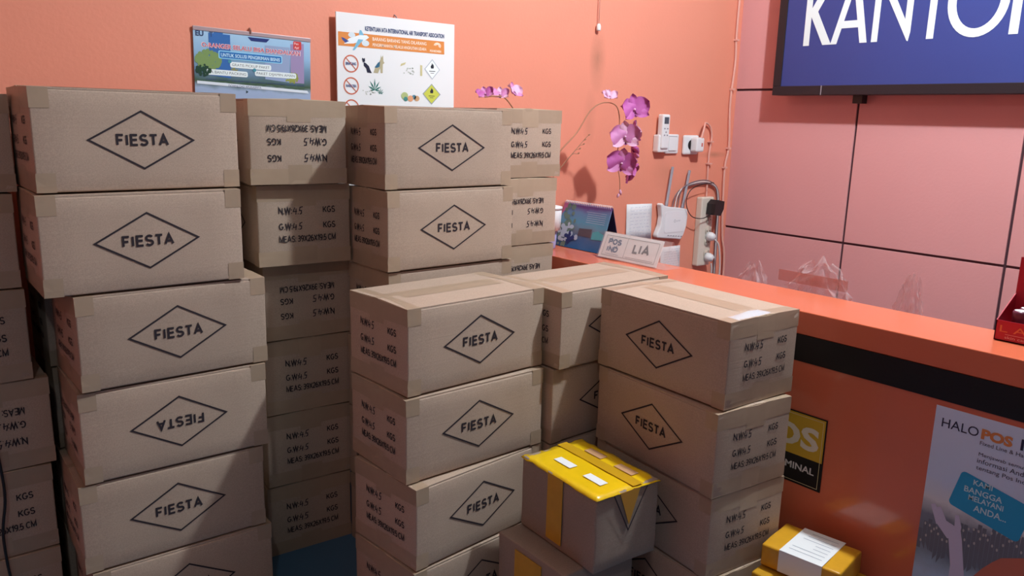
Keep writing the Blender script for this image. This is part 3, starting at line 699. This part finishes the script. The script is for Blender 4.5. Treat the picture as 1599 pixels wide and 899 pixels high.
# acrylic name stand
ns = thing('name_stand', 'clear acrylic name stand with a white LIA card on the counter', 'sign', (1.79, 1.616, CZ+.001))
M_ACR = bpy.data.materials.new('clear_acrylic'); M_ACR.use_nodes = True; nt = M_ACR.node_tree
b_ = nt.nodes['Principled BSDF']; b_.inputs['Roughness'].default_value = .05; b_.inputs['Base Color'].default_value = (.95, .93, .95, 1); b_.inputs['Alpha'].default_value = .12
obj('card', tent_side(-.018, .003, .014, .078, -.118, .122, .0012), M_PAPER, ns)
for nm, a in (('front_pane', tent_side(-.0225, .002, .0105, .08, -.15, .124, .0008)), ('back_pane', tent_side(.05, .002, .0165, .08, -.15, .124, .0016)), ('base_pane', bbox(-.018, .05, -.15, .124, 0, .0016))):
    obj(nm, a, M_ACR, ns)
nn = Vector((-.92, 0, .392))
def nsf(a, b): # metres along card from its left, up the card
    d = Vector((.032, 0, .075)).normalized(); p = Vector((-.018, .122-a, .003))+d*b
    return tuple(p+nn*.0017)
bm = nb(); line2(bm, [(.013, .008), (.227, .008), (.227, .072), (.013, .072)], .0011, nsf, True); line2(bm, [(.103, .008), (.103, .072)], .0011, nsf)
flat('card_border', bm, (80, 110, 120), ns)
bm = nb(); stroke_text(bm, 'POS', .026, .044, .019, .055, nsf, .25); stroke_text(bm, 'IND', .026, .02, .019, .048, nsf, .25); line2(bm, [(.026, .0135), (.082, .0135)], .001, nsf)
flat('card_emblem', bm, (75, 115, 150), ns)
bm = nb(); stroke_text(bm, 'LIA', .132, .028, .031, .066, nsf, .22); line2(bm, [(.11, .013), (.22, .013)], .001, nsf)
flat('card_name', bm, (100, 112, 122), ns)

# tumbler half hidden by the cartons
tu = thing('tumbler', 'white and lavender drinking tumbler beside the desk calendar', 'cup', (1.745, 1.945, CZ+.001))
obj('lower_body', lathe(nb(), [(.022, 0), (.024, .004), (.028, .06)]), mat('lavender_plastic', srgb(165, 160, 205), .35), tu, True)
obj('upper_body', lathe(nb(), [(.028, .06), (.038, .064), (.041, .13), (.039, .132)], 32), M_PLAST, tu, True)
obj('lid', lathe(nb(), [(.043, .132), (.043, .14), (.03, .143), (.0, .1435)][:3]), M_PLAST, tu, True)
obj('straw', tube(nb(), [(.005, 0, .14), (.006, 0, .175)], .01, 10), mat('green_silicone', srgb(50, 95, 70), .5), tu, True)
obj('printed_fruit', poly2(nb(), circle2(0, 0, .006, .008, 12), lambda a, b: (-.030+a*.65, -.0275-a*.75, .098+b)), M_DARKPL, tu)

# red cosmetic tray at the right edge
rd = thing('display_tray', 'red cardboard display tray of small jars at the right edge', 'tray', (1.79, .50, CZ+.001))
M_RED = mat('red_card', srgb(178, 28, 52), .4)
a0, a1, b0, b1, hh = -.012, .075, -.12, .092, .042
for nm, q in (('tray_front', (a0, a0+.002, b0, b1, 0, hh)), ('tray_back', (a1-.002, a1, b0, b1, 0, .165)), ('tray_base', (a0, a1, b0, b1, 0, .002))):
    obj(nm, bbox(*q), M_RED, rd)
for yy in (b0, b1-.002):
    obj('tray_side', prism(nb(), [(a0, 0), (a1, 0), (a1, .09), (a0, hh)], yy, yy+.002, 'XZ'), M_RED, rd)
rf = lambda a, b: (a0-.0006, b1-a, b)
flat('tray_lettering', text_bm(nb(), 'L AM', .009, .019, .0145, width=.075, fn=rf), (215, 120, 80), rd)
flat('tray_small_print', text_bm(line2(nb(), [(.02, .0145), (.1, .0145)], .0008, rf), 'skin care cream', .02, .006, .006, width=.08, fn=rf), (225, 170, 170), rd)
k = 0
for i in range(2):
    for j in range(3):
        k += 1
        jt = thing('cosmetic_jar', 'small purple capped jar in the red tray, %s row, %s' % (['front', 'rear'][i], ['nearest the left end', 'in the middle', 'nearest the right end'][j]), 'jar', (1.79+a0+.024+.036*i, .50+b1-.035-.06*j, CZ+.0035+.0), 0, 'jars in the red tray')
        obj('jar_body', lathe(nb(), [(.012, 0), (.0145, .003), (.0145, .034), (.012, .037)], 16), mat('frosted_jar', srgb(190, 180, 195), .2), jt, True)
        obj('cap', lathe(nb(), [(.015, .037), (.015, .058), (.0135, .061)], 16), mat('plum_cap', srgb(105, 50, 75), .3), jt, True)
        obj('cap_label', lathe(nb(), [(.012, .0612), (.012, .0618)], 16), M_PAPER, jt)

# ------------------------------------------------------------------ orchid
oc = thing('orchid_plant', 'purple artificial orchid arching over from behind the cartons', 'plant', (1.765, 2.09, CZ+.001))
P0 = Vector((1.765, 2.09, CZ+.001))
obj('pot', lathe(nb(), [(.05, 0), (.06, .01), (.072, .11), (.075, .12), (.066, .12), (.06, .1)][:5]), M_PLAST, oc, True)
M_STEM = mat('orchid_stem', srgb(168, 118, 88), .6)
M_PET = mat('orchid_petal', srgb(205, 135, 188), .5, .3, var=.12, vscale=40)
M_PET2 = mat('orchid_petal_dark', srgb(186, 98, 168), .5, .3, var=.12, vscale=40)
M_PET3 = mat('orchid_petal_pale', srgb(225, 180, 210), .5, .3, var=.08, vscale=40)
M_LIP = mat('orchid_lip', srgb(160, 70, 135), .5)
stem = curve_pts([(0, 0, .1), (.05, -.02, .22), (.115, -.035, .31), (.19, -.04, .378), (.25, -.04, .452), (.31, -.04, .483), (.375, -.04, .478), (.40, -.04, .44), (.405, -.04, .36), (.40, -.04, .28), (.42, -.04, .21), (.425, -.04, .155)], 6)
obj('flower_stem', tube(nb(), stem, [.0028*(1-.5*i/len(stem)) for i in range(len(stem))], 7), M_STEM, oc, True)
s2 = curve_pts([(0, 0, .1), (-.02, -.02, .25), (-.06, -.03, .40), (-.12, -.03, .48), (-.17, -.03, .489), (-.21, -.03, .485)], 6)
obj('flower_stem', tube(nb(), s2, .0024, 7), M_STEM, oc, True)
for a in range(5):
    q = curve_pts([(.0, 0, .1), (.07, -.03, .2), (.16+.014*a, -.04, .295+.012*a), (.195+.012*a-.006*(a % 2), -.045, .305+.016*a)], 5)
    tw = obj('dry_twig', tube(nb(), q, .0011, 5), M_STEM, oc, True)
    obj('bud', tube(nb(), [q[-1], Vector(q[-1])+Vector((.006, 0, .003))], .0026, 6), M_STEM, tw, True)
def petal(L, W_, cup):
    bm = nb(); n, mm = 7, 5; V = []
    for i in range(n+1):
        t = i/n; wv = W_*math.sin(math.pi*min(1, .08+t*.92))**.62; row = []
        for j in range(mm):
            s = (j/(mm-1)-.5)*2
            row.append(bm.verts.new((s*wv/2, L*t, cup*(t*t*.8+s*s*.5)*L*.5+.004*math.sin(5*t+3*s)*W_/.04)))
        V.append(row)
    for i in range(n):
        for j in range(mm-1): bm.faces.new((V[i][j], V[i+1][j], V[i+1][j+1], V[i][j+1]))
    bmesh.ops.remove_doubles(bm, verts=bm.verts, dist=1e-5)
    return bm
PM = {}
for nm, (L_, W_, c) in dict(big=(.043, .05, .25), sep=(.042, .026, .15), lip=(.018, .014, .9)).items():
    for mi_, M_ in enumerate((M_PET, M_PET2, M_PET3, M_LIP)):
        PM[nm, mi_] = mesh_from(petal(L_*1.25, W_*1.28, c), 'petal', M_, True)
def bloom(p, face, roll, k, s=1.0):
    """one flower: two round petals, three sepals, a lip"""
    e = bpy.data.objects.new('blossom', None); e.empty_display_size = .01; link(e, oc); e.location = p
    z = Vector(face).normalized(); x = Vector((0, 0, 1)).cross(z).normalized() if abs(z.z) < .95 else Vector((1, 0, 0)); y = z.cross(x)
    M3 = Matrix((x, y, z)).transposed() @ Matrix.Rotation(R(roll), 3, 'Z')
    e.rotation_euler = M3.to_euler(); e.scale = (s, s, s)
    for nm, a, mi_ in (('sep', 0, k[1]), ('sep', 125, k[1]), ('sep', -125, k[1]), ('big', 72, k[0]), ('big', -72, k[0]), ('lip', 180, 3)):
        o = put('petal', PM[nm, mi_], e, rot=(R(12 if nm != 'lip' else -30), 0, R(a)), loc=(0, 0, .001 if nm == 'sep' else .004))
    c = obj('column', lathe(nb(), [(.003, 0), (.0045, .005), (.003, .011)], 8), M_PET3, e, True)
fc = Vector((-.6, -.78, .1))
for p, f, ro, k, s in (((.455, -.06, .462), (-.45, -.85, .25), 10, (1, 1), 1.12), ((.40, -.075, .365), (-.7, -.7, .1), 5, (0, 2), 1.15), ((.385, -.08, .27), (-.75, -.6, .05), -8, (1, 0), 1.15),
                       ((.475, -.045, .385), (.7, -.6, .3), 30, (2, 1), .85), ((.47, -.05, .30), (.85, -.4, .3), -20, (1, 0), .7), ((.455, -.05, .235), (.6, -.7, -.5), 15, (1, 1), .95), ((.345, -.04, .505), (-.3, -.5, .8), 0, (2, 2), .6),
                       ((-.14, -.02, .492), (-.4, -.6, .9), 0, (0, 2), .62), ((-.20, -.02, .492), (-.5, -.5, .9), 20, (1, 0), .6), ((-.085, -.02, .505), (.2, -.7, .6), -10, (2, 0), .66)):
    bloom(p, f, ro, k, s)
for p, d in (((.425, -.04, .17), (.006, 0, -.02)), ((.42, -.04, .155), (-.008, 0, -.014)), ((.335, -.04, .50), (-.01, 0, .03))):
    obj('flower_bud', tube(nb(), [p, Vector(p)+Vector(d)*.5, Vector(p)+Vector(d)], [.003, .0055, .002], 8), M_PET3, oc, True)

# ------------------------------------------------------------------ electrical bits on the back wall
YW = YB
rm = thing('remote_holder', 'white wall cradle holding a remote control', 'holder', (2.69, YW, 1.045))
obj('cradle', bbox(-.034, .034, -.034, 0, .0, .075, bev=.006), M_PLAST, rm)
rc_ = thing('remote_control', 'slim white air conditioner remote in a wall cradle', 'remote', (2.69, YW-.018, 1.076))
obj('case', bbox(-.024, .024, -.024, -.006+.012, -.015, .130, bev=.006), M_PLAST, rc_)
obj('display', bbox(-.014, .014, -.0248, -.0235, .09, .118), mat('lcd', srgb(78, 86, 98), .3), rc_)
for i, (x, z) in enumerate(((-.009, .07), (.009, .07), (0, .055), (-.009, .042), (.009, .042))):
    obj('button', bbox(x-.004, x+.004, -.0252, -.0238, z-.003, z+.003, bev=.001), M_GREYPL, rc_)
sw_ = thing('light_switch', 'square white light switch next to the remote', 'switch', (2.773, YW, 1.08))
obj('plate', bbox(-.043, .043, -.012, 0, -.042, .042, bev=.005), M_PLAST, sw_)
obj('rocker', bbox(-.026, .026, -.017, -.011, -.030, .030, bev=.003), M_PLAST, sw_)
obj('rim_line', bbox(-.03, .03, -.0125, -.0118, .031, .033), M_GREYPL, sw_)
ou = thing('wall_outlet', 'white wall outlet with a plug and arched cable', 'outlet', (2.902, YW, 1.076))
obj('plate', bbox(-.052, .052, -.016, 0, -.043, .043, bev=.008), M_PLAST, ou)
obj('socket_well', lathe(nb(), [(.022, 0), (.022, .002)], 20), M_DARKPL, ou, rot=(R(90), 0, 0), loc=(-.004, -.0155, 0))
plg = obj('plug', bbox(-.012, .042, -.055, -.016, -.030, .034, bev=.008), M_PLAST, ou)
obj('plug_mark', bbox(.02, .028, -.0558, -.0548, -.006, .01), mat('plug_red', srgb(200, 80, 70), .5), plg)
# extension lead: strip, its sockets, cord and plugs
ex = thing('power_strip', 'cream five-way power strip fixed upright beside the corner', 'power strip', (3.03, YW, .69))
obj('case', bbox(-.045, .045, -.034, 0, -.175, .148, bev=.006), M_CREAM, ex)
for i in range(5):
    so = obj('socket', lathe(nb(), [(.021, 0), (.021, .003), (.017, .003), (.017, .001)][:2], 20), mat('socket_grey', srgb(196, 186, 172), .5), ex, True, rot=(R(90), 0, 0), loc=(.014, -.034, .095-.053*i))
    for s in (-1, 1): obj('pin_hole', lathe(nb(), [(.003, .003), (.003, .0036)], 8), M_DARKPL, so, loc=(s*.009, 0, 0))
obj('cord', tube(nb(), curve_pts([(-.105, -.05, .415), (-.085, -.045, .462), (-.045, -.02, .484), (0, -.012, .468), (.02, -.01, .42), (.012, -.008, .335), (.015, -.008, .21), (.012, -.012, .145)], 8), .0045, 8), M_CABLE, ex, True)
for z in (.40, .30): obj('cable_clip', bbox(.004, .03, -.018, 0, z-.003, z+.003), M_CABLE, ex)
bp_ = thing('power_adapter', 'black power adapter plugged into the top of the strip', 'adapter', (3.045, YW-.036, .79))
obj('body', prism(nb(), [(-.028, -.03), (.02, -.036), (.04, -.005), (.042, .03), (.0, .038), (-.024, .02)], -.048, 0, 'XZ'), M_DARKPL, bp_)
obj('cord', tube(nb(), curve_pts([(-.025, -.03, -.025), (-.08, -.02, -.045), (-.15, -.012, -.03), (-.19, -.01, .03), (-.17, -.012, .085), (-.10, -.015, .11), (.0, -.01, .115)], 7), .0022, 6), M_DARKPL, bp_, True)
for i, (z, lab, cp_) in enumerate(((.655, 'white plug with a drooping cord in the power strip', [(.02, -.02, -.012), (.05, -.025, -.04), (.075, -.02, -.10), (.095, -.012, -.17), (.10, -.01, -.28)]), (.556, 'white plug with a red dot at the bottom of the power strip', [(.012, -.02, -.03), (.02, -.02, -.06), (.03, -.012, -.13), (.035, -.01, -.2)]))):
    pl_ = thing('plug', lab, 'plug', (3.046, YW-.036, z), 0, 'white plugs in the strip')
    obj('body', tube(nb(), [(0, 0, 0), (0, -.016, 0), (.003, -.03, -.003), (.006, -.036, -.006)], [.021, .021, .017, .010], 14), M_PLAST, pl_, True)
    obj('cord', tube(nb(), curve_pts(cp_, 6), .004, 8), M_CABLEW, pl_, True)
    if i: obj('red_dot', lathe(nb(), [(.005, 0), (.005, .001)], 10), mat('plug_red', srgb(200, 80, 70), .5), pl_, rot=(R(90), 0, 0), loc=(.004, -.0362, -.004))
# router
ro_ = thing('wifi_router', 'white wireless router with two grey antennas on the wall', 'router', (2.785, YW, .735))
ol = [(-.088, .085), (-.082, .068), (-.074, .03), (-.08, -.01), (-.1, -.05), (-.098, -.062), (-.05, -.068), (.03, -.076), (.066, -.082), (.084, -.06), (.1, -.02), (.104, .03), (.098, .055), (.05, .063), (-.02, .07), (-.06, .078), (-.076, .09)]
bm = prism(nb(), ol, -.034, -.006, 'XZ')
bmesh.ops.bevel(bm, geom=[e for e in bm.edges], offset=.005, segments=2, profile=.5, affect='EDGES')
obj('shell', bm, M_PLAST, ro_)
obj('top_plate', prism(nb(), rrect(-.055, -.045, .088, .05, .012), -.0355, -.0335, 'XZ'), mat('router_white', srgb(240, 243, 246), .25), ro_)
for i in range(6): obj('status_light', bbox(-.03+.018*i, -.021+.018*i, -.0362, -.0345, -.058-.002*i, -.055-.002*i), M_GREYPL, ro_)
flat('maker_mark', text_bm(line2(nb(), circle2(.012, .006, .005, .006, 12), .002, lambda a, b: (a, -.0358, b), True), 'tp-link', .022, .003, .008, fn=lambda a, b: (a, -.0358, b)), (170, 178, 185), ro_)
for x0, x1, z0_, z1_ in ((-.034, -.006, .07, .246), (.078, .113, .05, .228)):
    obj('antenna', tube(nb(), [(x0, -.018, z0_), (x0+(x1-x0)*.12, -.018, z0_+.02), (x0+(x1-x0)*.14, -.018, z0_+.021), (x1, -.018, z1_)], [.0075, .0075, .0065, .006], 8), M_GREYPL, ro_, True)
obj('mount', bbox(-.03, .03, -.008, 0, -.03, .03), M_PLAST, ro_)
for k in range(3):
    obj('cable', tube(nb(), curve_pts([(.01+.02*k, -.015, .06), (.025+.014*k, -.02, .12), (.085, -.016-.003*k, .152+.004*k), (.2, -.014, .166+.007*k), (.29, -.014, .156+.006*k), (.338+.006*k, -.012, .11), (.352+.007*k, -.010, -.06), (.36+.006*k, -.01, -.3)], 7), .0027, 6), [M_CABLEG, M_CABLEW, M_CABLEG][k], ro_, True)
# corner cable
cc = thing('corner_cable', 'thin painted cable clipped down the room corner', 'cable', (3.19, YW, 0))
obj('cable', tube(nb(), curve_pts([(.0, -.008, CEIL-.002), (-.005, -.008, 2.0), (-.012, -.008, 1.6), (-.004, -.008, 1.45), (-.018, -.008, 1.27), (-.004, -.01, 1.07), (-.022, -.01, .97), (-.014, -.01, .79), (.0, -.012, .64), (.02, -.02, .5), (.02, -.02, .05)], 8), .0055, 8), M_CABLE, cc, True)
for z, x in ((1.55, -.009), (1.33, -.012), (1.06, -.004), (.97, -.022)): obj('cable_clip', bbox(x-.010, x+.010, -.018, 0, z-.004, z+.004), M_CABLE, cc)
# pull cord
pc = thing('pull_cord', 'thin pull cord with a small white knob on the orange wall', 'cord', (2.285, YW-.012, 1.515))
obj('string', tube(nb(), [(0, 0, .02), (.001, 0, .3), (.004, 0, CEIL-1.515-.002)], .0018, 6), M_CABLE, pc, True)
obj('knob', lathe(nb(), [(.008, 0), (.009, .004), (.009, .018), (.005, .026)], 12), M_PLAST, pc, True)
# papers on the wall
for lab, x0, x1, z0_, z1_, sk in (('sheet of handwritten notes taped to the wall beside the router', 2.512, 2.674, .672, .826, -.004), ('small note behind the acrylic name stand', 2.752, 2.888, .50, .62, 0)):
    pp = thing('paper_note', lab, 'paper', ((x0+x1)/2, YW-.001, z0_), 0, 'notes on the wall')
    wd = (x1-x0)/2; bm = nb(); V = []
    for i in range(5):
        V.append([bm.verts.new((-wd+2*wd*i/4, -.0015-.006*(abs(i-2)/2)**2*(1-j/4), (z1_-z0_)*j/4+sk*i/4)) for j in range(5)])
    for i in range(4):
        for j in range(4): bm.faces.new((V[i][j], V[i+1][j], V[i+1][j+1], V[i][j+1]))
    o = obj('sheet', bm, M_PAPER, pp, True); o.modifiers.new('thickness', 'SOLIDIFY').thickness = .0006
    bm = nb(); r_ = random.Random(9)
    for k in range(9):
        z = (z1_-z0_)*(.9-.095*k)
        x = -wd*.8
        while x < wd*.75:
            l = r_.uniform(.008, .03); line2(bm, [(x, z), (min(x+l, wd*.85), z+.001)], .0013, lambda a, b: (a, -.0105, b)); x += l+.008
    flat('handwriting', bm, (165, 172, 190), pp)

# ------------------------------------------------------------------ plastic bags behind the counter
M_FILM = bpy.data.materials.new('clear_film'); M_FILM.use_nodes = True; nt = M_FILM.node_tree
for n in list(nt.nodes): nt.nodes.remove(n)
out = nt.nodes.new('ShaderNodeOutputMaterial'); mx = nt.nodes.new('ShaderNodeMixShader'); tr = nt.nodes.new('ShaderNodeBsdfTransparent'); pb = nt.nodes.new('ShaderNodeBsdfPrincipled')
pb.inputs['Base Color'].default_value = (.75, .68, .7, 1); pb.inputs['Roughness'].default_value = .12; pb.inputs['Specular IOR Level'].default_value = .8
lw = nt.nodes.new('ShaderNodeLayerWeight'); lw.inputs[0].default_value = .25
mr = nt.nodes.new('ShaderNodeMapRange'); mr.inputs[3].default_value = .10; mr.inputs[4].default_value = .75
nt.links.new(lw.outputs['Facing'], mr.inputs[0]); nt.links.new(mr.outputs[0], mx.inputs[0])
tr.inputs[0].default_value = (.95, .92, .93, 1)
nt.links.new(tr.outputs[0], mx.inputs[1]); nt.links.new(pb.outputs[0], mx.inputs[2]); nt.links.new(mx.outputs[0], out.inputs[0])
def bag(label, y, x, wy, wx, h, seed, taper=.5):
    t = thing('plastic_bag', label, 'bag', (x, y, .591), 0, 'clear bags behind the counter')
    bm = nb(); nu, nv = 36, 16; V = []
    for j in range(nv+1):
        v = j/nv; row = []
        k = (1-v)**taper*.75+.25 if v > .15 else 1
        for i in range(nu):
            a = 2*math.pi*i/nu; n_ = noise.noise(Vector((math.cos(a)*2.2, math.sin(a)*2.2, v*4+seed*9)))*.35+noise.noise(Vector((math.cos(a)*6, math.sin(a)*6, v*12+seed*5)))*.32
            q = k*(1+n_)
            row.append(bm.verts.new((wx*q*math.cos(a), wy*q*math.sin(a), h*v*(1+.25*noise.noise(Vector((a, seed, 1)))*v))))
        V.append(row)
    for j in range(nv):
        for i in range(nu): bm.faces.new((V[j][i], V[j][(i+1) % nu], V[j+1][(i+1) % nu], V[j+1][i]))
    bm.faces.new(V[0][::-1])
    low = min(v.co.z for v in bm.verts)
    for v in bm.verts: v.co.z -= min(0, low)
    obj('film', bm, M_FILM, t)
    return t
b1_ = bag('long crumpled clear plastic bag behind the counter, with brown tape', 1.11, 2.0, .105, .05, .215, 1, .35)
obj('tape_strip', bbox(-.07, -.068, -.115, .085, .165, .195), mat('amber_tape', srgb(214, 140, 112), .3, alpha=.32), b1_)
bag('bunched clear plastic bag standing behind the middle of the counter', .855, 1.98, .05, .045, .23, 2, .8)
bag('small crumpled clear plastic bag behind the counter nearest the corner', 1.335, 2.02, .06, .045, .175, 3, .5)

# ------------------------------------------------------------------ parcels on the floor
def parcel_body(dx, dy, dz, seed, r=.004, wob=.0025):
    bm = nb(); bmesh.ops.create_cube(bm, size=1)
    for v in bm.verts: v.co = Vector((v.co.x*dx, v.co.y*dy, (v.co.z+.5)*dz))
    bmesh.ops.bevel(bm, geom=list(bm.edges), offset=r, segments=2, profile=.5, affect='EDGES')
    bmesh.ops.subdivide_edges(bm, edges=[e for e in bm.edges if e.calc_length() > .03], cuts=5, use_grid_fill=True)
    for v in bm.verts:
        n_ = noise.noise_vector(v.co*14+Vector((seed*7, 0, 0)))*wob; n_.z *= min(1, v.co.z/.02)
        v.co += n_
    return bm
lo_ = thing('parcel', 'plain grey brown box with amber tape under the yellow-topped carton', 'box', (1.135, 1.172, 0), R(-1))
obj('body', parcel_body(.205, .225, .25, 1), M_CARD2, lo_, True)
obj('amber_tape', bbox(-.1055, -.1035, -.04, .05, .0, .235), M_YTAPEB, lo_)
top_ = thing('reused_carton', 'cut-down carton with a yellow taped lid and half a diamond', 'box', (1.175, 1.148, .2525), R(-3.5))
DX, DY, DZ = .178, .255, .168
obj('body', parcel_body(DX, DY, DZ, 2), M_CARD2, top_, True)
bm = nb(); V = []
for i in range(17):
    row = []
    for j in range(13):
        u, v = i/16, j/12
        e = max(abs(u-.5), abs(v-.5))*2
        x = (u-.5)*(DX+.006); y = (v-.5)*(DY+.006)
        row.append(bm.verts.new((x, y, DZ+.003+.0012*noise.noise(Vector((x*30, y*30, 4)))-(.004*noise.noise(Vector((x*50, y*50, 9)))+.004 if e > .98 else 0))))
    V.append(row)
for i in range(16):
    for j in range(12): bm.faces.new((V[i][j], V[i+1][j], V[i+1][j+1], V[i][j+1]))
o = obj('yellow_lid', bm, M_YTAPE, top_, True); o.modifiers.new('thickness', 'SOLIDIFY').thickness = .001
M_BAND = mat('yellow_tape_double', srgb(205, 160, 30), .25, .5, var=.08, vscale=25)
obj('lid_band', bbox(.012, .04, -DY/2, DY/2, DZ+.0045, DZ+.0052), M_BAND, top_)
for x, y, c in ((-.035, .04, 0), (-.035, -.06, 0), (.055, .04, 1), (.055, -.06, 1)):
    obj('tape_print', bbox(x-.011, x+.011, y-.028, y+.028, DZ+.0046, DZ+.0054), [M_PAPER, mat('tape_print_mauve', srgb(205, 160, 120), .3)][c], top_)
obj('side_tape', bbox(-DX/2-.0035, -DX/2-.0028, -.022, .03, .015, DZ+.001), M_YTAPEB, top_)
obj('front_tape', prism(nb(), [(-.028, DZ), (.03, DZ), (.002, .09)], -DY/2-.0036, -DY/2-.003, 'XZ'), mat('yellow_tape_patch', srgb(190, 140, 60), .3), top_)
obj('printed_diamond_half', line2(nb(), [(-.045, DZ-.001), (0, .078), (.05, DZ-.001)], .003, lambda a, b: (a, -DY/2-.004, b)), M_INK, top_)
# yellow parcels beside the counter
y2 = thing('parcel', 'lower yellow wrapped parcel, mostly hidden at the bottom edge', 'parcel', (1.535, .80, 0), R(4), 'yellow parcels by the counter')
obj('body', parcel_body(.185, .185, .2, 3), M_YTAPEB, y2, True)
obj('tape_seam', bbox(-.03, .03, -.09, .09, .2005, .2025), M_YTAPE, y2)
y3 = thing('parcel', 'upper yellow parcel wrapped round with a white address label', 'parcel', (1.545, .808, .2045), R(8), 'yellow parcels by the counter')
obj('body', parcel_body(.13, .175, .053, 4), mat('yellow_wrap', srgb(214, 158, 40), .3, .5, var=.12, vscale=30), y3, True)
lb = obj('address_label', (lambda bm: [box(bm, -.068, .068, -.05, .045, .0545, .0552), box(bm, -.0688, -.068, -.05, .045, .004, .0552)] and bm)(nb()), M_PAPER, y3)
bm = nb(); r_ = random.Random(2)
for k in range(7): line2(bm, [(-.045+.016*k, -.04), (-.045+.016*k+.001, -.04+r_.uniform(.03, .075))], .0012, lambda a, b: (a, b, .0556))
flat('label_print', bm, (120, 130, 160), lb)
# black wire hanging in front of the left stack
bw = thing('black_wire', 'thin black wire dangling at the bottom left', 'cable', (.045, 1.885, 0))
obj('wire', tube(nb(), curve_pts([(.095, .0, .60), (.108, -.001, .42), (.109, -.002, .347), (.099, .0, .275), (.10, -.002, .198), (.107, -.006, .12), (.12, -.008, .004)], 8), .003, 6), M_DARKPL, bw, True)
